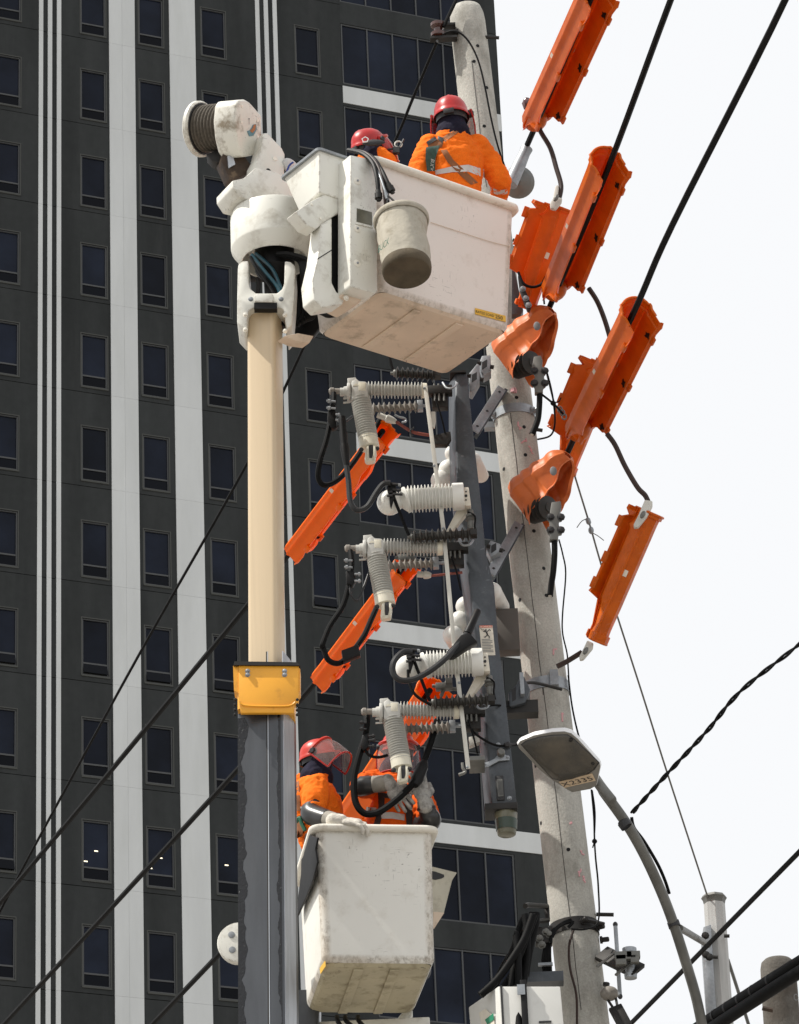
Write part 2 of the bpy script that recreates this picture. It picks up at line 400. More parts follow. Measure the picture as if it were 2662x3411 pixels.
def panel_mesh(x0, x1, wins, y0=0.0):             # storey-high panel with window openings, top at z=0
    mb = MB(); x = x0
    for a, b_ in wins:
        mb.rect(x, a, y0, .155, -H, 0); mb.rect(a, b_, y0, .155, -1.27, 0); mb.rect(a, b_, y0, .155, -H, -3.27)
        x = b_
    mb.rect(x, x1, y0, .155, -H - (.019 if y0 < 0 else 0), 0)
    return mb
BAYS = [('wall_panel', -6.5, -1.512, [(-5.2, -4.29), (-3.07, -2.16)], m_wall, 0),
        ('white_stripe', -1.51, -1.357, [], m_fwhite, -.02), ('wall_panel', -1.355, -1.187, [], m_wall, .02),
        ('white_stripe', -1.185, -1.032, [], m_fwhite, -.02), ('wall_panel', -1.03, -.862, [], m_wall, .02),
        ('white_stripe', -.86, -.707, [], m_fwhite, -.02),
        ('wall_panel', -.705, 1.028, [(0, .91)], m_wall, 0),
        ('white_stripe', 1.03, 1.498, [], m_fwhite, -.04), ('white_stripe', 1.502, 1.97, [], m_fwhite, -.04),
        ('wall_panel', 1.972, 3.248, [(2.13, 3.02)], m_wall, 0), ('white_stripe', 3.25, 4.21, [], m_fwhite, -.04),
        ('wall_panel', 4.212, 6.498, [(4.45, 5.35)], m_wall, 0),
        ('white_stripe', 6.5, 6.655, [], m_fwhite, -.02), ('wall_panel', 6.657, 6.828, [], m_wall, .02),
        ('white_stripe', 6.83, 6.985, [], m_fwhite, -.02), ('wall_panel', 6.987, 7.163, [], m_wall, .02),
        ('white_stripe', 7.165, 7.32, [], m_fwhite, -.02),
        ('wall_panel', 7.322, 9.75, [(7.99, 8.91)], m_wall, 0), ('wall_panel', 14.775, 15.89, [], m_wall, 0)]
for nm, x0, x1, wins, mat, y0 in BAYS:
    me = None
    for k in ROWS:
        if me is None:
            o = tput(nm, panel_mesh(x0, x1, wins, y0), mat, (0, 0, zj(k) - GAP)); me = o.data
        else: put(nm, me, tower, (0, 0, zj(k) - GAP))
# single windows
def wmesh(w):
    fr = MB(); t = .05
    fr.rect(0, t, .03, .12, -2, 0); fr.rect(w - t, w, .03, .12, -2, 0)
    fr.rect(t, w - t, .03, .12, -t, 0); fr.rect(t, w - t, .03, .12, -2, -2 + t); fr.rect(t, w - t, .04, .12, -1.60, -1.545)
    return fr
W = .905
FR = wmesh(W).build('window', m_frame, smooth=False); frm = FR.data; bpy.data.objects.remove(FR)
def tmpmesh(mb, mat, name):
    o = mb.build(name, mat, smooth=False); me = o.data; bpy.data.objects.remove(o); return me
pane_u = tmpmesh(MB().rect(.05, W - .05, .085, .095, -1.545, -.05), m_glass, 'pane')
pane_l = tmpmesh(MB().rect(.05, W - .05, 0, .01, -.345, 0), m_glass2, 'vent_pane')
sillm = tmpmesh(MB().rect(-.03, W + .03, -.035, .03, -2.06, -2.002), m_sill, 'sill')
trimm = tmpmesh(MB().rect(-.035, 0, -.008, .03, -2.0, .035).rect(W, W + .035, -.008, .03, -2.0, .035).rect(0, W, -.008, .03, 0.001, .035), m_sill, 'trim')
lampm = tmpmesh(MB().rect(-.06, .06, 0, .006, -.018, .018), m_ceil, 'ceiling_light')
OPEN = {(1, 6), (2, 6), (3, 6), (0, 6), (4, 0), (0, 8), (4, 5)}
for ci, s0 in enumerate((-3.065, .0025, 2.125, 4.447, 7.997, -5.197)):
    for k in ROWS:
        w = put('window', frm, tower, (s0, 0, Z0 - 3.5 * k))
        put('pane', pane_u, w); put('sill', sillm, w); put('trim', trimm, w)
        op = (ci, k) in OPEN
        put('vent_pane', pane_l, w, (0, .07 if not op else .045, -1.602), (math.radians(-17 if op else 0), 0, 0))
        if k == 8 and ci in (1, 2, 3):
            for dx, dz in ((.47, -.98), (.13, -1.36)) if ci < 3 else ((.35, -.98),):
                put('ceiling_light', lampm, w, (dx, .076, dz))
# ribbon windows with white or dark spandrels
X0, X1 = 9.775, 14.755
rf = MB(); n = 5; pw = (X1 - X0 - .05) / n
for i in range(n + 1): rf.rect(X0 + i * pw, X0 + i * pw + .05, .02, .12, -2.55, 0)
for i in range(n):
    a, b_ = X0 + i * pw + .05, X0 + (i + 1) * pw
    rf.rect(a, b_, .03, .12, -.05, 0); rf.rect(a, b_, .03, .12, -2.55, -2.5)
rfm = tmpmesh(rf, m_frame, 'ribbon_window')
rpm = tmpmesh(MB().rect(.05, pw, .08, .09, -2.5, -.05), m_glass, 'pane')
bandm = tmpmesh(MB().rect(9.752, 15.889, -.03, .15, 0, .71), m_fwhite, 'white_band')
spw = tmpmesh(MB().rect(9.752, 14.773, .0, .155, 0, .106).rect(9.752, 14.773, .0, .155, .82, .93), m_wall, 'spandrel')
spd = tmpmesh(MB().rect(9.752, 14.773, .0, .155, 0, .93), m_wall, 'spandrel')
for k in ROWS:
    zt = Z0 + .46 - 3.5 * k
    r = put('ribbon_window', rfm, tower, (0, 0, zt))
    for i in range(n): put('pane', rpm, r, (X0 + i * pw, 0, 0))
    if k % 2 == 0:
        put('white_band', bandm, tower, (0, 0, zt + .112)); put('spandrel', spw, tower, (0, 0, zt + .004))
    else: put('spandrel', spd, tower, (0, 0, zt + .01))

# ================================================================== near aerial lift: boom, head, turret, winch, big bucket
def slab(mb, k, pts, o, n, depth, front=0):
    n = V(n).normalized()
    q = [PL(k, x, y, o + n * front, n) for x, y in pts]
    return mb.prism(q, -n * depth)
def rrect(c, X, Y, hx, hy, r, n=5):
    out = []
    for sx, sy, a0 in ((1, 1, 0), (-1, 1, 90), (-1, -1, 180), (1, -1, 270)):
        for i in range(n + 1):
            a = math.radians(a0 + 90 * i / n)
            out.append(c + X * (sx * (hx - r) + r * math.cos(a)) + Y * (sy * (hy - r) + r * math.sin(a)))
    return out
UZ = V((0, 0, 1))
def bolt(parent, p, n, r=.014, t=.012, mat=None, name='bolt'):
    n = V(n).normalized()
    return MB().lathe(p - n * .004, p + n * t, [(0, r * 1.5), (.25, r * 1.5), (.26, r), (.9, r), (1, r * .7)], 8).build(name, mat or m_galv, parent)
def make_bucket(root, FRb, ang, L1, L2, h, fl, ribs, ribdir, m_bucket=m_bucket, m_under=m_under):
    a = math.radians(ang); e1, e2 = V((math.cos(a), math.sin(a), 0)), V((-math.sin(a), math.cos(a), 0))
    c = FRb - e1 * L1 / 2 + e2 * L2 / 2
    R = lambda z, dx, r, dz=0: rrect(c + UZ * z, e1, e2, L1 / 2 + dx, L2 / 2 + dx, r)
    def R2(z, dx, r, n=4):                       # ring with extra points beside the corners for the scuffed edges
        hx, hy = L1 / 2 + dx, L2 / 2 + dx; out = []
        for sx, sy, a0 in ((1, 1, 0), (-1, 1, 90), (-1, -1, 180), (1, -1, 270)):
            arc = []
            for i in range(n + 1):
                a_ = math.radians(a0 + 90 * i / n)
                arc.append((sx * (hx - r) + r * math.cos(a_), sy * (hy - r) + r * math.sin(a_), 1))
            k = .022; x0, y0, _ = arc[0]; x1, y1, _ = arc[-1]
            pre = (x0, y0 - sy * k, 0) if a0 in (0, 180) else (x0 - sx * k, y0, 0)
            post_ = (x1 - sx * k, y1, 0) if a0 in (0, 180) else (x1, y1 - sy * k, 0)
            out += [pre] + arc + [post_]
        return [c + UZ * z + e1 * x + e2 * y for x, y, w in out], [w for x, y, w in out]
    mb = MB(); rg, wt = [], []
    for z_, dx_, wz in ((.02, -.012, 1), (.045, .002, 1), (.068, .003, .0), (h * .3, fl * .3, 0), (h * .6, fl * .6, 0), (h - .058, fl * .96, 0), (h - .035, fl, .8)):
        p_, w_ = R2(z_, dx_, .035); rg.append(p_); wt += [max(w, wz) for w in w_]
    mb.loft(rg, (False, False))
    b = mb.build('bucket', m_bucket, root, ang=50, recalc=False)
    at = b.data.attributes.new('edge', 'FLOAT', 'POINT')
    for i, w in enumerate(wt): at.data[i].value = w
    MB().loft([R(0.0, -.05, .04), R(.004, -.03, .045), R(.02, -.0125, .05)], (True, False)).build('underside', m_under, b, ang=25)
    MB().loft([R(h - .034, fl - .03, .05), R(.06, -.03, .03)], (False, True)).build('liner', m_rim, b)
    # rolled rim
    rp = [(h - .036, fl - .029), (h - .040, fl + .012), (h - .040, fl + .030), (h - .025, fl + .040), (h - .008, fl + .038), (h, fl + .02), (h - .004, fl - .02), (h - .015, fl - .0295)]
    rim = MB().loft([R(z, d, .075) for z, d in rp + rp[:1]], (False, False)).build('rim', m_rim, b, ang=60)
    for u in ribs:
        if ribdir == 1: q = [c + e1 * (u * L1 / 2 + s * .028) + e2 * (t * (L2 / 2 - .05)) for s, t in ((-1, -1), (1, -1), (1, 1), (-1, 1))]
        else: q = [c + e2 * (u * L2 / 2 + s * .028) + e1 * (t * (L1 / 2 - .05)) for s, t in ((-1, -1), (1, -1), (1, 1), (-1, 1))]
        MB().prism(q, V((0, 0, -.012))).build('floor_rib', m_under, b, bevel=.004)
    return b, e1, e2, c
FRb = V((.7032, 20.2, 12.931)); BH = .885
TB = P(0, 565, 660, 20.0); BB = P(0, 573, 2183, 20.0)
bdir = (BB - TB).normalized()
lift = empty('aerial_lift', V((TB + bdir * (TB.z / -bdir.z))), 'near bucket truck boom with tan upper section, yellow collar, winch and large white bucket', 'aerial lift')
bx = V((1, 0, 0)); bx = (bx - bdir * bx.dot(bdir)).normalized(); by = bdir.cross(bx).normalized()
if by.y < 0: by = -by
TW = math.radians(-16)
rx_, ry_ = bx * math.cos(TW) + by * math.sin(TW), by * math.cos(TW) - bx * math.sin(TW)
def bpt(y, x=0, d=0):                            # on the boom axis at image row y
    t = (P(0, 568, y, 20.0) - TB).dot(bdir)
    return TB + bdir * t + bx * x + by * d
# boom sections
MB().loft([rrect(bpt(y), rx_, ry_, .088, .085, .026, 4) for y in (655, 900, 1200, 1440)]).build('inner_boom', m_tan, lift)
ob = MB()
GZ = (TB.z - .3) / -bdir.z
ob.loft([rrect(p, rx_, ry_, .132, .135, .016, 3) for p in (bpt(1512), bpt(1850), bpt(2200), TB + bdir * GZ)])
outer = ob.build('outer_boom', m_steel, lift)
g2 = MB(); pl2, pr2 = [], []
def ragged(i, a, b_): return sum(noise.noise(V((i * .06 * 2 ** o, a + o, b_))) / 1.7 ** o for o in range(5))
for i in range(171):
    q_ = bpt(1545 + i * 4) - ry_ * .1368
    pl2.append(q_ + rx_ * (.128 - .020 - .020 * max(-.8, ragged(i, 9, 0)))); pr2.append(q_ + rx_ * .126)
g2.loft([pl2, pr2], (False, False), closed=False); g2.build('grease_film', m_grease, outer)
def ofp(y, x): return bpt(y) + rx_ * x - ry_ * .1365
MB().box(bpt(1850) + rx_ * .1335 - ry_ * .02, .0025, .095, 1.25, (rx_, ry_, bdir)).build('sky_sheen_edge', m_bright, outer)  # worn steel strip; the sky's reflection is put into its pale colour
gr = MB(); rnd = random.Random(3)
pts_l, pts_r = [], []
for i in range(171):
    y = 1545 + i * 4
    pts_l.append(ofp(y, -.128)); pts_r.append(ofp(y, -.128 + .040 + .030 * ragged(i, 3, 5)))
gr.loft([pts_l, pts_r], (False, False), closed=False)
gr.build('grease_film', m_grease, outer)
MB().box(ofp(1850, .045), .003, .0015, 1.25, (rx_, ry_, bdir)).build('seam_line', m_dark, outer)
MB().box(ofp(1850, .052), .002, .0015, 1.25, (rx_, ry_, bdir)).build('seam_line', m_bright, outer)
# yellow collar
yc = MB(); yo = bpt(1465, 0, -.20); yn = -by
slab(yc, 0, [(509, 1416), (637, 1416), (637, 1496), (628, 1506), (627, 1520), (513, 1520), (512, 1506), (509, 1496)], yo, yn, .03)
yl = yc.build('boom_collar', m_yellow, lift, bevel=.004)
MB().loft([rrect(bpt(y), bx, by, .158, .168, .02, 3) for y in (1448, 1535)]).build('collar_body', m_yellow, yl)
c2 = MB(); slab(c2, 0, [(497, 1420), (509, 1417), (509, 1478), (499, 1472)], yo, yn, .10, -.01); c2.build('side_plate', m_yellow, yl)
c2 = MB(); slab(c2, 0, [(637, 1424), (640, 1426), (640, 1472), (637, 1478)], yo, yn, .10, -.01); c2.build('side_plate', m_yellow, yl)
c2 = MB(); slab(c2, 0, [(500, 1410), (634, 1412), (640, 1419), (498, 1418)], yo, yn, .2, .012); c2.build('rubber_seal', m_dark, yl)
tb = [PL(0, x, y, yo, yn) - by * .006 for x, y in ((511, 1497), (522, 1505), (570, 1507), (616, 1506), (630, 1498))]
MB().tube(bez(tb, 4), .005, 6).build('weld_bead', m_yellow, yl)
for x, y in ((528, 1431), (528, 1439), (607, 1431), (607, 1439)): bolt(yl, PL(0, x, y, yo, yn), yn, .010)
for x in (501, 634):
    for y in (1492, 1503, 1514, 1524): bolt(outer, PL(0, x, y, yo, yn), yn, .006, mat=m_dark)
# head fork on top of the inner boom
ho = bpt(640, 0, -.14); hn = -by
fk = MB()
slab(fk, 1, [(592, 1530), (625, 1502), (675, 1500), (676, 1680), (690, 1725), (735, 1762), (905, 1762), (948, 1725), (963, 1680), (968, 1502), (1015, 1508), (1048, 1535), (1056, 1575), (1048, 1750), (1026, 2015), (985, 2060), (958, 1895), (930, 1880), (720, 1880), (690, 1890), (672, 1915), (662, 2060), (640, 2060), (582, 1998), (583, 1810), (588, 1570)], ho, hn, .26)
head = fk.build('boom_head', m_white, lift, bevel=.008)
tbm = MB(); slab(tbm, 1, [(722, 1830), (722, 1775), (740, 1765), (870, 1766), (880, 1790), (880, 1835)], ho, hn, .03, .035); tbm.build('front_tab', m_white, head, bevel=.005)
tbm = MB(); slab(tbm, 1, [(720, 1840), (905, 1840), (905, 1888), (720, 1888)], ho, hn, .05, .028); tbm.build('tab_notch', m_black, head)
for x in (693, 938): bolt(head, PL(1, x, 1812, ho, hn), hn, .011)
for x, y in ((648, 1940), (648, 2060), (970, 1940), (970, 2070)):
    bolt(head, PL(1, x, y, ho, hn), hn, .010, .014, m_rim)
# turret housing
tc = P(1, 878, 1200, 20.07)
def tz(y, r): return P(1, 878, y, 20.07 - r).z
zt, zs, zb = tz(945, .262), tz(1232, .262), tz(1378, .20)
tcx = V((tc.x, 20.07, 0))
def trev(prof, n=40):
    return MB().loft([[tcx + V((r * math.cos(2 * math.pi * a / n), r * math.sin(2 * math.pi * a / n), z)) for a in range(n)] for r, z in prof], (True, True))
tur = trev([(.10, zt - .01), (.235, zt), (.256, zt - .012), (.262, zt - .03), (.2622, zs + .008), (.259, zs - .004), (.208, zb + .008), (.202, zb), (.194, zb + .005), (.17, zb + .10), (.05, zb + .12)]).build('turret_housing', m_white, lift, ang=30)
MB().loft([[tcx + V((r * math.cos(a * .3927), r * math.sin(a * .3927), z)) for a in range(16)] for r, z in ((.12, zb + .11), (.12, zb - .06), (.07, zb - .12), (.06, TB.z - .1))]).build('swivel_post', m_black, lift)
e1 = V((math.cos(math.radians(36.7)), math.sin(math.radians(36.7)), 0)); e2 = V((-e1.y, e1.x, 0)); nf = -e2
wing = MB(); slab(wing, 1, [(1055, 1105), (1190, 1014), (1410, 906), (1412, 1108), (1290, 1188), (1222, 1245), (1150, 1215)], FRb + e2 * .03, nf, .10)
wg = wing.build('mounting_arm', m_white, tur, bevel=.006)
for x, y in ((1187, 1048), (1255, 1160)): bolt(wg, PL(1, x, y, FRb + e2 * .03, nf), nf, .009, .006, mat=m_rim)
# bucket
bk, e1, e2, bc = make_bucket(lift, FRb, 36.7, .95, .64, BH, .055, (-.35, .3), 1)
fo = FRb - e2 * .10
post = MB(); slab(post, 2, [(243, 552), (390, 580), (428, 630), (434, 1498), (416, 1512), (252, 1468), (243, 1452)], fo, nf, .13)
ps = post.build('control_post', m_white, bk, bevel=.012)
rc = MB(); slab(rc, 2, [(290, 922), (394, 950), (396, 1042), (288, 1014)], fo, nf, .004, .0025); rc.build('hand_hole', m_gcup, ps, bevel=.0)
rc = MB(); slab(rc, 2, [(282, 1022), (402, 1048), (402, 1058), (282, 1032)], fo, nf, .006, .006); rc.build('hand_hole_lip', m_white, ps)
for y in (735, 1065, 1305):
    p = PL(2, 290, y, fo, nf); MB().lathe(p + nf * .0, p + nf * .006, [(0, .024), (.6, .024), (1, .018)], 14).build('dimple', m_rim, ps); bolt(ps, p + nf * .006, nf, .007, .008, m_galv)
cm = MB(); slab(cm, 1, [(1268, 1200), (1352, 1150), (1352, 1680), (1390, 1755), (1470, 1775), (1440, 1850), (1270, 1880), (1205, 1815), (1190, 1660), (1232, 1480)], FRb + e2 * .02, nf, .12)
cmo = cm.build('mounting_column', m_white, bk, bevel=.010)
jl = MB(); slab(jl, 1, [(1232, 1482), (1348, 1410), (1350, 1418), (1234, 1490)], FRb + e2 * .02, nf, .004, .002); jl.build('panel_joint', m_dark, cmo)
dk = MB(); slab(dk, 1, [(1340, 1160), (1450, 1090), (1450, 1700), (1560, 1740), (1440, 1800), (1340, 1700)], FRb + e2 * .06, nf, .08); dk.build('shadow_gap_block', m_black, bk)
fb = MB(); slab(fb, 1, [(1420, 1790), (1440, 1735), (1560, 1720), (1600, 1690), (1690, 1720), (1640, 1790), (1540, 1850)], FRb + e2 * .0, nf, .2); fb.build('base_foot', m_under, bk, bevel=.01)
bolt(cmo, PL(1, 1465, 1802, FRb - e2 * .01, nf), nf, .012, .012, m_rim)
fb = MB(); slab(fb, 1, [(965, 2108), (1080, 2085), (1205, 2108), (1170, 2165), (1060, 2150)], FRb + e2 * .45, nf, .08); fb.build('step_bracket', m_under, bk, bevel=.006)
# tool tray on the corner of the bucket
to = FRb + e2 * .02
ct, cb = PL(1, 1245, 612, to, nf), PL(1, 1243, 945, to, nf)
ty = MB(); dz = ct.z - cb.z
top = [ct, ct + e1 * .34, ct + e1 * .34 + e2 * .37, ct + e2 * .37]
bot = [cb, cb + e1 * .34, cb + e1 * .34 + e2 * .25, cb + e2 * .25 + e1 * .03]
ty.loft([bot, top], (True, False)); tr = ty.build('tool_tray', m_white, bk, bevel=.012)
lipt = MB(); cc = ct + e1 * .17 + e2 * .185
lipt.loft([rrect(cc + UZ * z, e1, e2, .17 + d, .185 + d, .03, 3) for z, d in ((0, 0), (.0, .018), (.014, .02), (.02, .012), (.02, -.02), (-.02, -.022))], (False, False)).build('tray_lip', m_galv, tr)
MB().prism([cc + e1 * x + e2 * y - UZ * .03 for x, y in ((-.15, -.165), (.15, -.165), (.15, .165), (-.15, .165))], V((0, 0, -.01))).build('tray_floor', m_white, tr)
pnl_ = [PL(1, x, y, ct - e1 * .002, -e1) for x, y in ((1025, 850), (1238, 665), (1234, 862), (1130, 985))]
# rating plate
fn = (e1 * -1).cross((UZ * BH - e2 * .055)).normalized()
if fn.dot(nf) < 0: fn = -fn
po = FRb + nf * .002 + fn * .004
pl = [PL(2, x, y, po, fn) for x, y in ((1110, 1655), (1322, 1710), (1320, 1668), (1110, 1613))]
plate = MB().prism(pl, -fn * .003).build('rating_plate', m_yellow2, bk)
ux = pl[1] - pl[0]; uy = pl[3] - pl[0]
text('rating_text', 'RATED LOAD', pl[0] + ux * .02 + uy * .25, ux, uy, (ux.length * .58, uy.length * .42), m_ink, plate)
text('rating_number', '250', pl[0] + ux * .65 + uy * .16, ux, uy, (ux.length * .24, uy.length * .62), m_ink, plate)
# seam of the liner showing on the shell
sm = [PL(2, x, y, po, fn) for x, y in ((800, 1020), (1000, 1085), (1200, 1150), (1355, 1188))]
MB().tube(bez(sm, 4), .0022, 5).build('shell_seam', m_under, bk)
# winch and jib
wa = V((-.85, .46, .25)).normalized(); wo = P(1, 680, 420, 19.95)
gb = MB(); slab(gb, 1, [(578, 235), (600, 198), (650, 196), (690, 220), (785, 325), (787, 590), (770, 625), (735, 645), (640, 664), (605, 610), (580, 500), (568, 360)], wo, -wa, .165)
wr = gb.build('winch', m_winch, lift, bevel=.016, seg=3)
for x, y in ((620, 250), (618, 378), (748, 365), (750, 500)): bolt(wr, PL(1, x, y, wo, -wa), -wa, .012, .004, m_rim)
st = [PL(1, x, y, wo - wa * .002, -wa) for x, y in ((662, 455), (690, 440), (712, 400), (735, 395), (740, 440), (712, 490), (680, 495))]
MB().prism(st, -wa * .002).build('sticker', m_bluegrey, wr)
st = [PL(1, x, y, wo - wa * .004, -wa) for x, y in ((685, 450), (705, 432), (718, 400), (733, 400), (728, 440), (705, 468))]
MB().prism(st, -wa * .002).build('sticker', m_paint, wr)
text('painted_mark', 'T', PL(1, 672, 400, wo - wa * .001, -wa), PL(1, 692, 400, wo, -wa) - PL(1, 672, 400, wo, -wa), PL(1, 672, 340, wo, -wa) - PL(1, 672, 400, wo, -wa), (.016, .04), m_ink, wr)
wc = PL(1, 690, 400, wo, -wa)
dr = MB(); d0, d1 = wc + wa * .16, wc + wa * .355
prof = []
for i in range(8):
    t = i / 8
    prof += [(t, .130), (t + .03, .142), (t + .0625, .147), (t + .095, .142), (t + .124, .130)]
dr.lathe(d0, d1, prof, 28).build('rope_drum', m_rope, wr, ang=80)
MB().lathe(wc + wa * .352, wc + wa * .395, [(0, .10), (0, .165), (.25, .174), (.7, .174), (1, .160), (1, .05)], 32).build('drum_flange', m_winch, wr)
MB().lathe(wc + wa * .345, wc + wa * .351, [(0, .156), (1, .16)], 28).build('flange_face', m_dark, wr)
dkm = MB(); slab(dkm, 1, [(455, 690), (480, 590), (600, 590), (690, 720), (690, 790), (540, 850), (520, 835)], wo + V((0, .08, 0)), V((.3, -1, -.2)), .14)
mo = dkm.build('winch_motor', m_rust, wr, bevel=.006)
dkm = MB(); slab(dkm, 1, [(330, 640), (470, 580), (480, 690), (420, 710), (380, 690)], wo + V((0, .14, 0)), V((0, -1, 0)), .1); dkm.build('rope_guide', m_dark, wr, bevel=.005)
dkm = MB(); slab(dkm, 1, [(505, 655), (545, 640), (568, 720), (515, 750)], wo + V((0, .06, 0)), V((.3, -1, -.2)), .03); dkm.build('worn_bracket', m_bright, wr)
jo = P(1, 850, 700, 19.98); jn = V((.5, -.86, 0)).normalized()
jb = MB(); slab(jb, 1, [(735, 700), (765, 640), (785, 560), (790, 468), (828, 464), (880, 520), (948, 592), (970, 640), (966, 790), (985, 812), (960, 835), (800, 835), (735, 760)], jo, jn, .13)
jib = jb.build('jib_upright', m_white, lift, bevel=.008)
for x, y in ((888, 675), (835, 773)): p = PL(1, x, y, jo + jn * .001, jn); MB().lathe(p, p + jn * .003, [(0, .016), (1, .015)], 14).build('pin_hole', m_rim if x > 860 else m_black, jib)
jb = MB(); slab(jb, 1, [(545, 852), (640, 830), (735, 745), (790, 752), (960, 800), (1020, 840), (1055, 900), (1068, 985), (1000, 1000), (700, 1010), (600, 985), (548, 905)], jo + V((0, -.03, 0)), jn, .22)
jbo = jb.build('jib_base', m_white, jib, bevel=.007)
# hydraulic hoses under the turret
hs = [([(700, 1450), (800, 1580), (900, 1700), (930, 1770)], 19.93, .011, m_bluehose), ([(730, 1440), (860, 1560), (920, 1680), (950, 1760)], 19.95, .011, m_bluehose),
      ([(690, 1470), (760, 1600), (850, 1720), (880, 1790)], 19.92, .010, m_black), ([(740, 1640), (755, 1680), (750, 1760)], 19.95, .013, m_dark)]
for i in range(6):
    o = i * 16
    hs.append(([(900 + o, 1440), (1080 + o, 1500), (1110 + o, 1640), (1130 + o, 1790), (1230 + o * .7, 1910 + o * .3), (1380, 1900 + o * .5)], 19.92 - .008 * i, .014, m_black))
for i in range(5):
    o = i * 22
    hs.append(([(880, 1440), (1090 + o, 1560), (1060 + o * 1.2, 1760), (1060 + o * 1.6, 1930), (1000 + o * 1.5, 2060 - o)], 20.28 - .01 * i, .022, m_black))
for pts, yy, r, mt in hs:
    MB().tube(bez([P(1, x, y, yy) for x, y in pts], 6), r, 8).build('hydraulic_hose', mt, lift)
hb = MB(); slab(hb, 1, [(620, 1480), (1180, 1480), (1230, 1850), (1420, 1830), (1200, 2100), (975, 2108), (1020, 1900), (1050, 1600), (960, 1500), (960, 1640), (680, 1640)], V((0, 20.38, 0)), V((0, -1, 0)), .06)
hb.build('hose_dark_box', m_black, lift, bevel=.01)  # dark box filling the black area behind the hoses
# ------------------------------------------------------------------ canvas tool bucket hanging on the big bucket
A, B = P(2, 595, 1000, 19.42), P(2, 637, 1372, 19.33)
bag = empty('tool_bag', B, 'dirty round canvas tool bucket hanging on the side of the big bucket', 'tool bag')
ax = (B - A).normalized(); X, Y_ = ortho(ax)
def bagring(t, r, w=0):
    return [A + (B - A) * t + (X * math.cos(6.2832 * a / 40) + Y_ * math.sin(6.2832 * a / 40)) * (r + w * noise.noise(V((a * .35, t * 6, 2)))) for a in range(40)]
# keep the ring direction closed for the wrinkles
def bagring(t, r, w=0):
    out = []
    for a in range(40):
        g_ = 6.2832 * a / 40; dv = X * math.cos(g_) + Y_ * math.sin(g_)
        out.append(A + (B - A) * t + dv * (r + w * noise.noise(dv * 2.2 + V((0, 0, t * 4)))))
    return out
shell = MB().loft([bagring(.02, .140), bagring(.04, .150), bagring(.15, .147, .01), bagring(.3, .145, .02), bagring(.5, .144, .024), bagring(.7, .141, .018), bagring(.86, .139, .008)] , (False, False)).build('canvas_wall', m_canvas, bag, ang=70)
MB().loft([bagring(.0, .146), bagring(-.02, .158), bagring(.0, .165), bagring(.05, .164), bagring(.07, .156), bagring(.06, .146)], (False, False)).build('rim_hoop', m_canvas, bag, ang=70)
MB().loft([bagring(.06, .140), bagring(.97, .132)], (False, True)).build('lining', m_canvas, bag)
MB().loft([bagring(.84, .141), bagring(.87, .146), bagring(.93, .146), bagring(.98, .142), bagring(1, .134), bagring(.985, .12)], (False, True)).build('base_cap', m_canvasd, bag, ang=40)
tn = V((-.42, -.85, .1)).normalized()
q0 = P(2, 440, 1248, 19.19); q1 = P(2, 512, 1188, 19.17); qy = P(2, 446, 1180, 19.19) - q0
text('printed_name', 'BUCK', q0 + V((0, -.012, 0)), q1 - q0, qy, ((q1 - q0).length * 1.05, .05), m_greenink, bag, off=.012)
tb = [P(2, x, y, 19.29) for x, y in ((640, 960), (695, 965), (695, 1022), (645, 1018))]
MB().prism(tb, V((0, .02, 0))).build('handle_tab', m_dark, bag, bevel=.003)
MB().tube(bez([P(2, 660, 970, 19.29), P(2, 600, 920, 19.33), P(2, 505, 835, 19.36)], 5), .006, 6).build('handle_cord', m_dark, bag)
# ------------------------------------------------------------------ tool hoses draped over the rim
hz = [([(230, 520), (330, 545), (400, 610), (430, 720), (440, 850)], m_black, .014), ([(240, 518), (350, 540), (430, 620), (470, 740), (485, 870), (495, 950)], m_brownhose, .010),
      ([(260, 520), (390, 565), (455, 650), (500, 740), (530, 800)], m_black, .013), ([(300, 535), (420, 600), (470, 720), (500, 830), (505, 960)], m_black, .010),
      ([(250, 525), (370, 560), (440, 680), (480, 790), (500, 850)], m_galv, .007)]
hose = empty('tool_hoses', P(2, 495, 960, 19.35), 'bunch of black tool hoses draped over the rim above the canvas bucket', 'hose')
for i, (pts, mt, r) in enumerate(hz):
    yy = [19.62, 19.50, 19.43, 19.40, 19.40, 19.40]
    pp = [P(2, x, y, yy[j] - .006 * i) for j, (x, y) in enumerate(pts)]
    path = bez(pp, 6)
    h = MB().tube(path, r, 8).build('hose', mt, hose)
    d = (path[-1] - path[-2]).normalized()
    MB().lathe(path[-1] - d * .05, path[-1] + d * .02, [(0, r * 1.2), (.3, r * 1.3), (.31, r * 1.7), (.8, r * 1.7), (.85, r), (1, r)], 10).build('coupling', m_dark if mt != m_galv else m_galv, h)

rag = MB().ball(P(1, 1005, 745, 20.05), .045, .035, .055, n=16, m=12).build('rag', m_refl, None, origin=P(1, 1005, 770, 20.05), jitter=.03)
tag(rag, 'crumpled white and blue rag in the corner of the tool tray', 'rag')
MB().tube(bez([P(1, 985, 780, 19.985), P(1, 1005, 730, 19.985), P(1, 1035, 705, 20.0)], 5), .006, 6).build('blue_stripe', M('blue stripe', (.03, .06, .25), .8), rag)

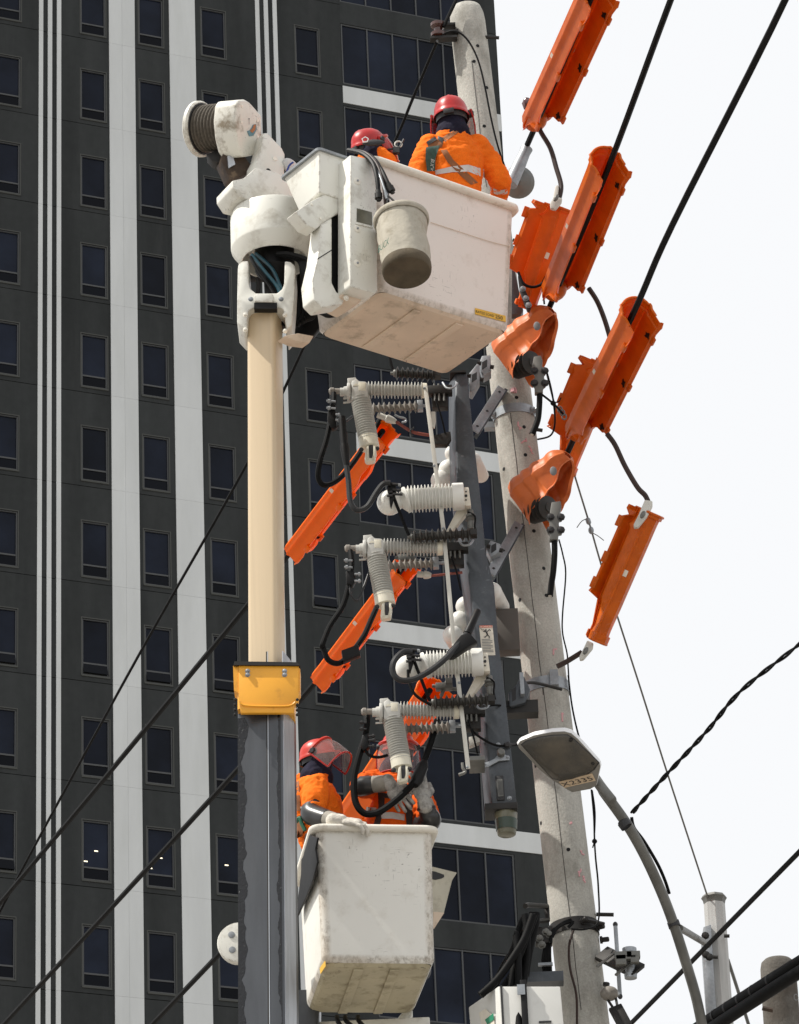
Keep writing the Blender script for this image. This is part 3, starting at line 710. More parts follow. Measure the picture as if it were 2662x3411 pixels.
# ================================================================== leaning concrete pole
YP = 21.55
def pole_c(y): return P(0, 993 + .1175 * (y - 10), y, YP)
PT, PB = pole_c(14), pole_c(2183)
pdir = (PB - PT).normalized()
def pole_r(p): return .118 + .0032 * (PT.z - p.z)
PG = PT + pdir * (PT.z / -pdir.z)
pole = empty('utility_pole', PG, 'leaning weathered concrete utility pole with pink chalk scribbles', 'pole')
prof = []
for i in range(13):
    p = PT.lerp(PG, i / 12); prof.append((i / 12, pole_r(p)))
prof = [(0.0, .06), (.0012, .098), (.004, .112), (.008, .118)] + prof[1:]
pole_shaft = MB().lathe(PT, PG, prof, 40).build('shaft', m_conc, pole, ang=60)
px_, py_ = V((1, 0, 0)), V((0, 1, 0))
def pole_pt(y, a, out=0):                        # a = degrees, 0 faces the camera, + to the right
    c = pole_c(y); r = pole_r(c) + out; g_ = math.radians(a)
    return c + V((math.sin(g_), -math.cos(g_), 0)) * r
def band(y, hh, mat=None, name='pole_band'):
    a, b_ = pole_c(y - hh), pole_c(y + hh)
    return MB().lathe(a, b_, [(0, pole_r(a) - .01), (0, pole_r(a) + .007), (1, pole_r(b_) + .007), (1, pole_r(b_) - .01)], 40, (False, False)).build(name, mat or m_galv, pole)
for y, a in ((118, 20), (152, 2), (205, 35), (290, 10), (868, 10), (930, 22), (990, 16), (1010, -55), (1140, -50), (1152, 14), (1230, 30), (1288, 28), (1290, -50), (1640, -62), (1760, -68), (1830, 5), (1480, -48)):
    p = pole_pt(y, a); n_ = (p - pole_c(y)).normalized()
    MB().lathe(p - n_ * .004, p + n_ * .002, [(0, .012), (1, .012)], 10).build('bolt_hole', m_black, pole)
rnd = random.Random(11)
def scribble(pts, r=.0055):
    q = [pole_pt(y, a, .001) for y, a in pts]
    MB().tube(bez(q, 5), r, 5).build('chalk_mark', m_pink, pole)
for y0, a0, n_, st in ((920, 5, 9, 6), (955, 22, 5, 9), (970, 28, 6, 6), (1400, 40, 5, 8), (1540, 36, 5, 9), (1680, 30, 6, 8), (1700, 42, 5, 7), (1830, 36, 5, 6), (1870, 32, 7, 8), (1885, 40, 5, 7), (1770, 20, 3, 4)):
    y, a = y0, a0; pts = []
    for i in range(n_):
        pts.append((y, a)); y += rnd.uniform(-.2, 1) * st; a += rnd.uniform(-7, 7); a = max(min(a, 55), -10)
    scribble(pts)
MB().tube([pole_pt(850 + i * 4, 4 + rnd.uniform(-2, 2)) + V((0, 0, 0)) for i in range(3)], .02, 8).build('chalk_patch', m_pink, pole)
# fine crack lines down the shaft
for a, y0, y1 in ((-12, 900, 1500), (-10, 1480, 2170), (-5, 150, 420)):
    MB().tube([pole_pt(y0 + (y1 - y0) * i / 24, a + 2 * noise.noise(V((i * .6, a, 0)))) for i in range(25)], .0022, 4).build('crack', m_insd, pole)
# bands and hardware
b1 = band(889, 9)
for dx in (-70, 60): bolt(b1, pole_pt(889, dx, .01), V((math.sin(math.radians(dx)), -math.cos(math.radians(dx)), 0)), .02, .04)
MB().box(pole_pt(905, -95, .03), .035, .03, .02).build('band_ear', m_galv, b1)
b2 = band(1472, 12)
MB().box(pole_pt(1468, 18, .02), .025, .02, .05).build('band_clip', m_galv, b2)
MB().tube(bez([P(40, 455, 50, 21.2), P(40, 520, 45, 21.25), P(40, 600, 62, 21.32), P(40, 700, 88, 21.36)], 5), .010, 7).build('hook_bolt', m_dark, b2)
b3 = band(1985, 13, m_dark)
for a, y in ((-75, 1985), (20, 1983), (60, 1990), (80, 2010)):
    bolt(b3, pole_pt(y, a, .01), V((math.sin(math.radians(a)), -math.cos(math.radians(a)), 0)), .016, .05, m_dark)
MB().tube([pole_pt(1983, 25, .03), pole_pt(1986, 60, .06)], .012, 6).build('tie_bolt', m_dark, b3)
for k, x0, y0, x1, y1, yy in ((9, 1520, 262, 1625, 268, 21.5), (40, 915, 1498, 1025, 1500, 21.5), (4, 560, 1650, 625, 1660, 21.4), (4, 380, 180, 440, 190, 21.6), (4, 385, 120, 440, 135, 21.62)):
    MB().tube([P(k, x0, y0, yy), P(k, x1, y1, yy)], .012, 7).build('step_bolt', m_dark, pole)
# spool insulator rack near the pole top
rk = MB().box(P(9, 1255, 235, 21.45), .075, .03, .010).box(P(9, 1230, 275, 21.45), .09, .03, .008).box(P(9, 1240, 185, 21.45), .07, .03, .008).build('spool_rack', m_dark, pole)
pa, pb = P(9, 1190, 165, 21.45), P(9, 1195, 265, 21.45)
MB().lathe(pa, pb, [(0, .03), (.05, .05), (.25, .05), (.4, .028), (.6, .028), (.75, .052), (.95, .05), (1, .03)], 16).build('spool_insulator', M('brown glazed insulator', (.06, .02, .015), .2, coat=.5), rk)
MB().tube([P(9, 1320, 0, 21.4), P(9, 1230, 190, 21.42)], .012, 7).build('pole_tie_wire', m_cable, rk)
MB().tube([P(9, 1190, 150, 21.45), P(9, 1185, 300, 21.45)], .008, 6).build('rack_pin', m_galv, rk)
# a thin wire running down the pole
dw = [P(9, 1225, 245, 21.38), P(9, 1280, 222, 21.34), P(9, 1350, 235, 21.33), P(9, 1420, 310, 21.33), P(9, 1480, 440, 21.33), P(9, 1525, 620, 21.34), P(9, 1570, 850, 21.36), P(9, 1620, 1050, 21.38), P(9, 1690, 1250, 21.45)]
tag(MB().tube(bez(dw, 6), .007, 6).build('down_wire', m_cable), 'thin black wire looping down the upper concrete pole behind the worker', 'wire')
dw2 = [P(40, 740, 0, 21.5), P(40, 765, 200, 21.42), P(40, 810, 395, 21.42), P(40, 870, 560, 21.4)]
tag(MB().tube(bez(dw2, 5), .006, 6).build('down_wire', m_cable), 'thin black wire hanging along the right side of the concrete pole above the lamp', 'wire')
dw3 = [P(40, 885, 715, 21.2), P(40, 900, 880, 21.25), P(40, 905, 1040, 21.3), P(40, 912, 1150, 21.3), P(40, 928, 1320, 21.35), P(40, 928, 1540, 21.35), P(40, 850, 1590, 21.3), P(40, 760, 1590, 21.3)]
lw = MB().tube(bez(dw3, 5), .006, 6).tube(bez([P(40, 890, 720, 21.2), P(40, 908, 860, 21.25), P(40, 903, 1030, 21.3)], 5), .005, 6).build('lamp_wire', m_cable)
tag(lw, 'thin black wire dropping from the lamp head down beside the concrete pole', 'wire')
MB().ball(P(40, 905, 1040, 21.29), .016, .016, .016, n=8, m=6).tube([P(40, 905, 1040, 21.29), P(40, 893, 1080, 21.29)], .004, 5).build('knot', m_cable, lw)
gw = [P(40, 775, 1590, 21.35), P(40, 745, 1700, 21.36), P(40, 752, 1840, 21.36), P(40, 790, 2000, 21.36), P(40, 795, 2184, 21.36), P(40, 800, 2300, 21.36)]
tag(MB().tube(bez(gw, 5), .008, 6).build('ground_wire', m_brownhose), 'brown ground wire running down the foot of the concrete pole', 'wire')

# ================================================================== switch assembly on the tapered beam
YB = 21.0
LV = [(6, 1250, 1338, 135), (6, 1250, 1375, 500), (6, 1262, 1420, 900), (6, 1318, 1470, 1400), (7, 1350, 1530, 0), (7, 1400, 1560, 400), (7, 1440, 1600, 700), (7, 1510, 1692, 1560)]
SB = P(7, 1600, 1560, YB)
sw = empty('load_break_switch', SB, 'three phase switch on a tapered steel beam with grey ribbed insulators', 'switch gear')
rings = []
for k, xl, xr, y in LV:
    a, b_ = P(k, xl, y, YB), P(k, xr, y, YB); w = (b_ - a).length
    bo = V((-.045, .13, 0))
    rings.append([a, b_, b_ + bo, a + bo])
beam = MB().loft(rings).build('beam', m_beam, sw, bevel=.012)
up_ = (rings[0][0] - rings[-1][0]).normalized()
c0 = (rings[0][0] + rings[0][2]) / 2
MB().box(c0 + up_ * .006, .05, .08, .006).build('beam_cap', m_dark, beam)
cb_ = (rings[-1][0] + rings[-1][2]) / 2
MB().box(cb_ - up_ * .012, .096, .09, .02).build('end_plate', m_dark, beam, bevel=.004)
q1_, q2_ = P(7, 1608, 1600, YB + .05), P(7, 1615, 1775, YB + .05)
cup = MB().lathe(q1_, q2_, [(0, .066), (.03, .068), (.9, .056), (.97, .053), (1, .045)], 24).build('indicator_cup', m_gcup, beam)
MB().lathe(q1_.lerp(q2_, .38), q1_.lerp(q2_, .8), [(0, .0655), (.02, .0668), (1, .061)], 24, (False, False)).build('cup_band', M('green band', (.035, .055, .04), .35), cup)
# danger label
lo = V((0, YB - .0015, 0)); ln = V((0, -1, 0))
lab = [PL(7, x, y, lo, ln) for x, y in ((1440, 497), (1535, 495), (1514, 285), (1419, 285))]
lb = MB().prism(lab, V((0, .0012, 0))).build('danger_label', m_label, beam)
lx, ly = lab[1] - lab[0], lab[3] - lab[0]
def lpt(u, v, d=.0015): return lab[0] + (lab[1] - lab[0]) * u + (lab[3] - lab[0]) * v + ln * d
MB().prism([lpt(0.02, .92), lpt(.98, .92), lpt(.98, .995), lpt(0.02, .995)], ln * .0004).build('label_header', m_red, lb)
text('danger_text', 'DANGER', lpt(.25, .925, .002), lx, ly, (lx.length * .7, ly.length * .06), m_label, lb, off=.001)
MB().prism([lpt(.06, .93, .0025), lpt(.2, .93, .0025), lpt(.13, .99, .0025)], ln * .0003).build('label_triangle', m_label, lb)
def ltube(p, r=.0028): return MB().tube([lpt(u, v, .002) for u, v in p], r, 5).build('pictogram_stroke', m_ink, lb)
ltube([(.5, .78), (.55, .68)], .005); ltube([(.55, .68), (.35, .6), (.28, .62)]); ltube([(.55, .68), (.68, .62), (.66, .57)]); ltube([(.5, .78), (.25, .8)]); ltube([(.52, .78), (.75, .86), (.82, .82)])
MB().ball(lpt(.47, .84, .002), .006, .002, .006, n=8, m=5).build('pictogram_head', m_ink, lb)
ltube([(.08, .9), (.2, .84), (.3, .86), (.5, .76)], .0015)
for i in range(9):
    v = .52 - i * .052
    MB().prism([lpt(.08, v), lpt(.08 + (.8 if i % 3 else .65), v), lpt(.08 + (.8 if i % 3 else .65), v + .022), lpt(.08, v + .022)], ln * .0003).build('small_print', m_greypatch, lb)
# name plate near the lower end
npl = MB(); slab(npl, 7, [(1534, 1350), (1590, 1348), (1602, 1522), (1546, 1526)], lo, ln, .012, .010)
npo = npl.build('name_plate_frame', m_ink, beam, bevel=.004)
npl = MB(); slab(npl, 7, [(1544, 1375), (1584, 1373), (1592, 1495), (1554, 1498)], lo, ln, .004, .0135); npi = npl.build('name_plate', m_lampgrey, npo)
for i in range(4):
    npl = MB(); slab(npl, 7, [(1550 + i * 9, 1385), (1553 + i * 9, 1385), (1563 + i * 8, 1488), (1560 + i * 8, 1488)], lo, ln, .002, .015); npl.build('plate_line', m_ink, npi)
# crank link and knob
cl = MB(); slab(cl, 7, [(1448, 1262), (1470, 1255), (1530, 1228), (1560, 1190), (1590, 1190), (1632, 1215), (1636, 1238), (1560, 1245), (1480, 1290), (1450, 1290)], lo, ln, .012, .02)
clo = cl.build('crank_link', m_galv, beam, bevel=.003)
pk = PL(7, 1574, 1205, lo, ln); MB().lathe(pk + ln * .02, pk + ln * .06, [(0, .024), (.8, .024), (1, .018)], 16).build('crank_knob', m_lampgrey, clo)
for x, y in ((1460, 1277), (1622, 1228)): bolt(clo, PL(7, x, y, lo, ln) + ln * .02, ln, .008, .01)
for x, y in ((1555, 1130), (1635, 1510)): bolt(beam, PL(7, x, y, lo, ln), ln, .010, .012)

def shed_prof(n, rc, rs, sharp=.28):             # n sheds over fraction 0..1
    out = [(0, rc)]
    for i in range(n):
        t = (i + .5) / n; h = .5 / n
        out += [(t - h * .62, rc), (t - h * sharp * .5, rs), (t + h * sharp * .5, rs), (t + h * .62, rc)]
    return out + [(1, rc)]
YI = 20.78
def interrupter(dx, dy):
    q = lambda x, y, yy=YI: P(6, x + dx, y + dy, yy)
    def sl(mb, pts, yy, depth): return slab(mb, 6, [(x + dx, y + dy) for x, y in pts], V((0, yy, 0)), ln, depth)
    body = sl(MB(), [(512, 190), (548, 165), (562, 186), (618, 190), (630, 215), (630, 298), (600, 312), (522, 318), (512, 300)], YI - .05, .10).build('interrupter', m_ins, sw, bevel=.010)
    sl(MB(), [(484, 168), (545, 162), (548, 212), (512, 222), (508, 300), (490, 295)], YI - .04, .08).build('end_plate', m_ins, body, bevel=.004)
    sl(MB(), [(562, 198), (612, 200), (614, 258), (564, 256)], YI - .052, .003).build('cast_mark', m_cream, body, bevel=.001)
    sl(MB(), [(522, 225), (545, 205), (560, 214), (608, 216)], YI - .0515, .003).build('cast_edge', m_cream, body)
    MB().lathe(q(622, 252), q(1022, 258), shed_prof(17, .033, .053), 26).build('horizontal_insulator', m_ins, body)
    MB().lathe(q(1010, 258), q(1052, 258), [(0, .040), (.1, .048), (.9, .046), (1, .03)], 20).build('end_cap', m_cream, body)
    MB().lathe(q(572, 285), q(634, 612), [(0, .035)] + [(.07 + .93 * t, r) for t, r in shed_prof(18, .045, .061)], 28).build('hanging_insulator', m_ins, body)
    cap = MB().lathe(q(628, 585), q(643, 672), [(0, .055), (.05, .059), (.5, .0595), (.55, .060), (.9, .061), (1, .05)], 26).build('end_cap', m_cream, body)
    for x, y in ((583, 676), (695, 668)): bolt(cap, q(x, y, YI - .045), ln, .010, .012, m_ink)
    fk_ = sl(MB(), [(618, 652), (650, 640), (686, 646), (690, 690), (680, 752), (622, 762), (606, 745), (612, 690)], YI - .055, .05).build('fork', m_cream, cap, bevel=.006)
    sl(MB(), [(636, 645), (666, 640), (668, 700), (660, 735), (640, 735)], YI - .058, .01).build('fork_slot', m_ink, fk_, bevel=.002)
    for x0, x1 in ((620, 636), (668, 684)):
        sl(MB(), [(x0, 655), (x1, 648), (x1 - 4, 740), (x0 + 2, 748)], YI - .064, .02).build('fork_prong', m_cream, fk_, bevel=.002)
    ter = MB().lathe(q(505, 268), q(432, 268), [(0, .058), (.15, .060), (.3, .056), (.32, .036), (.6, .034), (.62, .026), (1, .026)], 18).build('terminal', m_ins, body)
    MB().lathe(q(435, 262), q(352, 262), [(0, .018), (.55, .018), (.56, .023), (.85, .023), (1, .012)], 14).build('terminal_stud', m_insg, ter)
    for yy in (235, 285, 310, 340): MB().tube([q(505, yy), q(455, yy + 4)], .006, 6).build('terminal_bolt', m_ins, ter)
    return body, q, sl
PH = [(0, 0), (112, 1115), (229.4, 2274)]
bodies = [interrupter(*d) for d in PH]
for (dx, dy) in PH:                               # weathered standoff insulators and their clamps
    q = lambda x, y, yy=20.9: P(6, x + dx, y + dy, yy)
    so = MB().lathe(q(655, 388), q(985, 372), shed_prof(9, .020, .040, .05), 22).build('standoff_insulator', m_insg, sw, ang=25)
    MB().box(q(1000, 368), .018, .02, .035).build('standoff_clamp', m_galv, so, bevel=.004)
    MB().tube([q(1000, 365), q(1060, 365)], .010, 6).build('standoff_bolt', m_galv, so)
    arm = MB().box(q(1130, 262, 20.92), .085, .03, .028).build('phase_arm', m_dark, sw, bevel=.003)
    MB().box(q(1140, 330, 20.95), .05, .03, .06).build('drive_box', m_dark, arm, bevel=.004)
    for x in (1100, 1130, 1165): MB().tube([q(x, 210, 20.9), q(x + 6, 330, 20.9)], .007, 6).build('arm_stud', m_lampgrey, arm)
    MB().tube(bez([q(1160, 200, 20.86), q(1190, 240, 20.84), q(1240, 235, 20.84), q(1265, 205, 20.9)], 4), .007, 6).build('link_rod', m_galv, arm)
    MB().tube(bez([q(1110, 320, 20.85), q(1150, 440, 20.86), q(1178, 560, 20.9)], 4), .006, 6).build('control_wire', m_cable, arm)
# operating rod and hook
rod = MB()
for i, (a, b_) in enumerate((((6, 1036, 222), (6, 1168, 1255)), ((6, 1166, 1240), (7, 1242, 430)), ((7, 1240, 415), (7, 1342, 1302)))):
    pa, pb = P(*a, 20.735 + .006 * (i % 2)), P(*b_, 20.735 + .006 * (i % 2)); d = (pb - pa).normalized(); s_ = d.cross(V((0, 1, 0))).normalized()
    rod.box((pa + pb) / 2, .0125, .004, (pb - pa).length / 2, (s_, V((0, 1, 0)), d))
rdo = rod.build('operating_rod', m_rod, sw, bevel=.0015)
MB().tube(bez([P(7, 1300, 1260, 20.74), P(7, 1305, 1300, 20.74), P(7, 1320, 1325, 20.74), P(7, 1275, 1345, 20.74)], 4), .010, 6).build('rod_hook', m_lampgrey, rdo)
MB().box(P(7, 1405, 1272, 20.85), .045, .1, .014).build('rod_arm', m_lampgrey, rdo, bevel=.003)
for k, x, y in ((6, 1032, 240), (6, 1100, 790), (6, 1165, 1235), (7, 1278, 690), (7, 1335, 1290)): bolt(rdo, P(k, x, y, 20.73), ln, .006, .008)
pl_ = MB(); slab(pl_, 6, [(1078, 405), (1108, 405), (1112, 470), (1104, 520), (1092, 515), (1082, 480)], V((0, 20.8, 0)), ln, .02); pl_.build('position_latch', m_rod, rdo, bevel=.003)
pl_ = MB(); slab(pl_, 6, [(1090, 575), (1215, 545), (1222, 590), (1190, 640), (1100, 640)], V((0, 20.9, 0)), ln, .05); pl_.build('latch_bracket', m_dark, beam, bevel=.004)
# white current sensors
def sensor(dx, dy):
    q = lambda x, y, yy=20.74: P(6, x + dx, y + dy, yy)
    s_ = MB().lathe(q(905, 1030), q(1245, 1012), shed_prof(14, .064, .084), 34).build('current_sensor', m_insw, sw)
    MB().lathe(q(1235, 1012), q(1312, 1008), [(0, .083), (.05, .084), (.95, .083), (1, .075)], 34).build('sensor_base', m_insw, s_)
    MB().lathe(q(862, 1045), q(912, 1030), [(0, .045), (.2, .055), (.7, .080), (1, .080)], 30).build('sensor_neck', m_insw, s_)
    c_ = q(785, 1052); dm = MB().ball(c_, .078, .078, .078, n=28, m=18).build('sensor_dome', m_insw, s_)
    MB().lathe(q(800, 1050), q(868, 1040), [(0, .05), (1, .045)], 18).build('sensor_stem', m_insw, s_)
    sl_ = MB(); slab(sl_, 6, [(x + dx, y + dy) for x, y in ((1312, 942), (1345, 942), (1362, 1072), (1330, 1075), (1310, 1068))], V((0, 20.72, 0)), ln, .12)
    fp = sl_.build('mounting_flange', m_label, s_, bevel=.004)
    for y in (975, 1005, 1035): bolt(fp, q(1326, y, 20.72), ln, .005 if y != 1005 else .009, .006, m_ink)
    cn = MB(); slab(cn, 6, [(x + dx, y + dy) for x, y in ((782, 905), (828, 908), (832, 960), (820, 1010), (795, 1075), (785, 1060), (780, 1000), (765, 950))], V((0, 20.65, 0)), ln, .05)
    cno = cn.build('cable_clamp', m_black, s_, bevel=.005)
    for x, y in ((850, 925), (858, 965), (868, 995), (758, 1005), (762, 980)):
        MB().tube([q(805, y - 4, 20.64), q(x + 8, y, 20.64)], .008, 7).build('clamp_bolt', m_ink, cno)
    MB().lathe(q(845, 928, 20.64), q(862, 930, 20.64), [(0, .011), (1, .011)], 8).build('clamp_bolt', m_galv, cno)
    sb = MB(); slab(sb, 6, [(x + dx, y + dy) for x, y in ((1275, 1078), (1345, 1072), (1340, 1110), (1215, 1265), (1185, 1255))], V((0, 20.80, 0)), ln, .06)
    sb.build('support_plate', m_label, s_, bevel=.004)
    gp = MB().lathe(q(1355, 1110, 20.78), q(1365, 1240, 20.78), [(0, .02), (.2, .02), (.25, .03), (.35, .03), (.4, .02), (.5, .032), (.6, .02), (.8, .022), (1, .016)], 14).build('gland', m_lampgrey, s_)
    MB().tube(bez([q(1340, 1120, 20.76), q(1390, 1150, 20.75), q(1388, 1220, 20.75), q(1400, 1275, 20.76)], 4), .006, 6).build('gland_wire', m_cable, gp)
    return s_, q
sensors = [sensor(0, 0), sensor(134.6, 1175)]
for i, (k, x0, y0, x1, y1) in enumerate(((6, 820, 135, 1110, 152), (6, 940, 1297, 1365, 1275), (7, 1090, 832, 1492, 815))):
    yy = 20.70 if i else 20.95
    sa = MB().lathe(P(k, x0, y0, yy), P(k, x1, y1, yy), shed_prof(10 if i else 8, .022, .044, .1), 22).build('surge_arrester', m_insd, sw, ang=25)
    MB().lathe(P(k, x0 + 5, y0, yy), P(k, x0 - 30, y0 + 2, yy), [(0, .026), (.4, .022), (.5, .012), (1, .010)], 10).build('arrester_terminal', m_lampgrey, sa)
    MB().box(P(k, x1 + 14, y1 - 2, yy), .02, .03, .018).build('arrester_foot', m_dark, sa)
    MB().tube(bez([P(k, x0 - 15, y0, yy), P(k, x0 - 60, y0 - 110, yy - .01), P(k, x0 - 130, y0 - 290, yy - .03)], 5) if i else bez([P(k, x0 - 5, y0, yy), P(k, x0 - 25, y0 - 60, yy), P(k, x0 - 40, y0 - 130, yy)], 4), .010, 7).build('arrester_lead', m_cable, sa)
# white domed bushings behind the beam
for k, x, y, r in ((6, 1205, 818, 76), (6, 1150, 895, 76), (6, 1235, 705, 62), (6, 1378, 752, 58), (6, 1325, 1790, 74), (6, 1285, 1895, 76), (6, 1235, 1995, 74), (6, 1510, 1690, 74)):
    c_ = P(k, x, y, 21.22); rr = r * .00085
    MB().ball(c_, rr, rr, rr, n=24, m=14).lathe(c_, c_ + V((.05, .22, 0)), [(0, rr * .98), (1, rr * .95)], 24).build('domed_bushing', m_insw, sw, ang=50)
# brackets between beam and pole
for k, x0, y0, x1, y1, w in ((6, 1385, 545, 1580, 240, .03), (6, 1500, 1560, 1700, 1200, .03)):
    pa, pb = P(k, x0, y0, 21.15), P(k, x1, y1, 21.4); d = (pb - pa).normalized(); s_ = d.cross(V((.3, -1, 0))).normalized()
    bo_ = MB().box((pa + pb) / 2, w, .005, (pb - pa).length / 2, (s_, s_.cross(d), d)).build('brace_strap', m_galv, sw, bevel=.002)
    MB().box((pa + pb) / 2 + s_ * .02 + V((0, .03, 0)), .012, .03, (pb - pa).length / 2, (s_, s_.cross(d), d)).build('brace_angle', m_beam, bo_)
    for t in (.1, .45, .9): bolt(bo_, pa.lerp(pb, t) + V((0, -.004, 0)), ln, .008, .006, m_ink)
for pts, yy in (([(1345, 140), (1405, 65), (1422, 75), (1422, 180), (1370, 270), (1350, 260)], 21.1), ([(1420, 60), (1440, 10), (1500, 5), (1505, 120), (1450, 150), (1432, 110)], 21.15), ([(1470, 1380), (1500, 1320), (1570, 1345), (1575, 1400), (1500, 1440)], 21.15)):
    h_ = slab(MB(), 6, pts, V((0, yy, 0)), ln, .10).build('mounting_channel', m_galv, sw, bevel=.004)
    cx = sum(p[0] for p in pts) / len(pts); cy = sum(p[1] for p in pts) / len(pts)
    slab(MB(), 6, [(cx - 18, cy - 20), (cx + 18, cy - 40), (cx + 18, cy + 10), (cx - 18, cy + 35)], V((0, yy - .002, 0)), ln, .02).build('channel_slot', m_ink, h_)
    for d in (-50, 40): MB().lathe(P(6, cx + d, cy + d * .3, yy - .03), P(6, cx + d + 25, cy + d * .3 + 5, yy - .03), [(0, .014), (1, .014)], 8).build('channel_bolt', m_dark, h_)
mb_ = slab(MB(), 40, [(365, 110), (420, 50), (430, 20), (460, 0), (490, 60), (502, 90), (470, 170), (400, 190), (370, 195)], V((0, 21.12, 0)), ln, .16).build('mounting_channel', m_beam, sw, bevel=.006)
slab(MB(), 40, [(385, 90), (412, 70), (412, 150), (388, 165)], V((0, 21.118, 0)), ln, .01).build('channel_slot', m_ink, mb_)
MB().box(P(40, 450, 60, 21.1), .012, .03, .07).build('channel_plate', m_galv, mb_)
MB().box(P(40, 425, 215, 21.2), .12, .05, .04).build('rear_arm', m_dark, sw)
MB().box(P(6, 1620, 1975, 21.35), .07, .05, .14).build('rear_box', M('brown shade box', (.09, .08, .07), .7), sw, bevel=.004)
# wires around the lower beam
MB().tube(bez([P(7, 1330, 930, 20.9), P(7, 1440, 870, 20.96), P(7, 1540, 850, 20.97), P(7, 1640, 865, 21.1)], 5), .006, 6).build('control_wire', m_cable, sw)
MB().tube(bez([P(7, 1340, 990, 20.92), P(7, 1400, 1060, 20.94), P(7, 1540, 1135, 20.96), P(7, 1690, 1130, 21.0)], 5), .007, 6).build('control_wire', m_cable, sw)
MB().lathe(P(7, 1600, 1132, 20.97), P(7, 1680, 1128, 21.0), [(0, .012), (.3, .02), (.6, .01), (1, .01)], 8).build('wire_gland', m_ink, sw)
sb_ = slab(MB(), 7, [(1345, 1075), (1420, 1060), (1425, 1110), (1350, 1140)], V((0, 21.02, 0)), ln, .05).build('rear_arm', m_rod, sw, bevel=.004)

# jumper cables of the switch, each a thing of its own
def jumper(name, pts, r, mat, label, grp='black jumper cables on the switch'):
    o = MB().tube(bez(pts, 7), r, 9).build(name, mat)
    return tag(o, label, 'cable', grp)
def cl_block(parent, pts, k, yy, mat=None, depth=.05):
    return slab(MB(), k, pts, V((0, yy, 0)), ln, depth).build('cable_clamp', mat or m_black, parent, bevel=.006)
def studs(parent, k, lst, yy, mat=None):
    for x0, y0, x1, y1 in lst: MB().lathe(P(k, x0, y0, yy), P(k, x1, y1, yy), [(0, .007), (.55, .007), (.56, .013), (.85, .013), (.86, .007), (1, .007)], 8).build('clamp_stud', mat or m_galv, parent)
jA = jumper('jumper_cable', [P(6, 388, 275, 20.74), P(6, 385, 360, 20.72), P(6, 362, 480, 20.72), P(6, 335, 610, 20.72), P(6, 290, 760, 20.74), P(6, 278, 880, 20.78), P(6, 330, 930, 20.82), P(6, 430, 880, 20.88), P(6, 540, 750, 20.95), P(6, 640, 590, 21.05), P(6, 740, 425, 21.12)], .017, m_cable, 'black jumper looping from the top switch terminal into the orange guard')
cl_block(jA, [(345, 400), (375, 330), (398, 330), (405, 430), (408, 515), (370, 525), (340, 470)], 6, 20.69)
studs(jA, 6, [(400, 335, 335, 330), (400, 385, 335, 380), (400, 425, 432, 432), (400, 465, 432, 470)], 20.68)
MB().tube(bez([P(6, 390, 525, 20.7), P(6, 450, 490, 20.75), P(6, 520, 440, 20.85)], 4), .008, 7).build('small_lead', m_greyhose, jA)
jS = jumper('jumper_cable', [P(6, 448, 450, 20.66), P(6, 456, 600, 20.66), P(6, 470, 740, 20.66), P(6, 492, 900, 20.66), P(6, 505, 1040, 20.66), P(6, 550, 1105, 20.66), P(6, 625, 1080, 20.66), P(6, 690, 980, 20.65), P(6, 740, 920, 20.64), P(6, 790, 915, 20.64)], .017, m_greyhose, 'grey jumper hanging in a U beside the top switch phase to the white sensor')
MB().lathe(P(6, 446, 445, 20.66), P(6, 462, 650, 20.66), [(0, .022), (.15, .024), (.3, .022), (.6, .024), (1, .021)], 12).build('heat_shrink', m_black, jS)
MB().lathe(P(6, 462, 640, 20.66), P(6, 480, 790, 20.66), [(0, .026), (.2, .028), (.8, .022), (1, .019)], 12).build('heat_shrink', m_black, jS)
jB = jumper('jumper_cable', [P(6, 505, 1395, 20.74), P(6, 515, 1480, 20.72), P(6, 505, 1560, 20.71), P(6, 492, 1650, 20.71), P(6, 450, 1790, 20.72), P(6, 360, 1930, 20.74), P(6, 308, 2060, 20.75), P(7, 312, 440, 20.77), P(7, 350, 530, 20.78), P(7, 430, 550, 20.8), P(7, 520, 470, 20.82), P(7, 600, 360, 20.86), P(7, 650, 250, 20.9), P(7, 705, 130, 21.0)], .017, m_cable, 'black jumper looping from the middle switch terminal to a square clamp on the guard')
cl_block(jB, [(472, 1535), (535, 1538), (545, 1600), (520, 1640), (475, 1625)], 6, 20.68)
studs(jB, 6, [(520, 1465, 460, 1462), (520, 1512, 462, 1510), (535, 1560, 582, 1560), (535, 1608, 582, 1610)], 20.67)
cl_block(jB, [(440, 460), (560, 415), (578, 490), (455, 540)], 7, 20.76)
MB().tube(bez([P(6, 500, 1640, 20.70), P(6, 510, 1710, 20.70), P(6, 555, 1750, 20.72), P(6, 590, 1680, 20.74), P(6, 640, 1540, 20.8)], 5), .007, 7).build('small_lead', m_greyhose, jB)
jC = jumper('jumper_cable', [P(7, 622, 905, 20.84), P(7, 620, 1000, 20.82), P(7, 600, 1110, 20.86), P(7, 565, 1220, 20.86), P(7, 532, 1370, 20.86), P(7, 540, 1530, 20.86), P(7, 600, 1615, 20.86), P(7, 690, 1615, 20.86), P(7, 790, 1555, 20.86), P(7, 900, 1460, 20.86), P(7, 975, 1370, 20.84), P(7, 1035, 1230, 20.92), P(7, 1085, 1090, 20.9), P(7, 1120, 960, 21.0)], .020, m_cable, 'thick black jumper hanging in a big loop in front of the bare handed work at the lower bucket')
jC['label'] = 'thick black jumper looping from the lowest switch terminal in front of the worker'
cl_block(jC, [(590, 1060), (635, 1045), (645, 1140), (600, 1170), (575, 1130)], 7, 20.81)
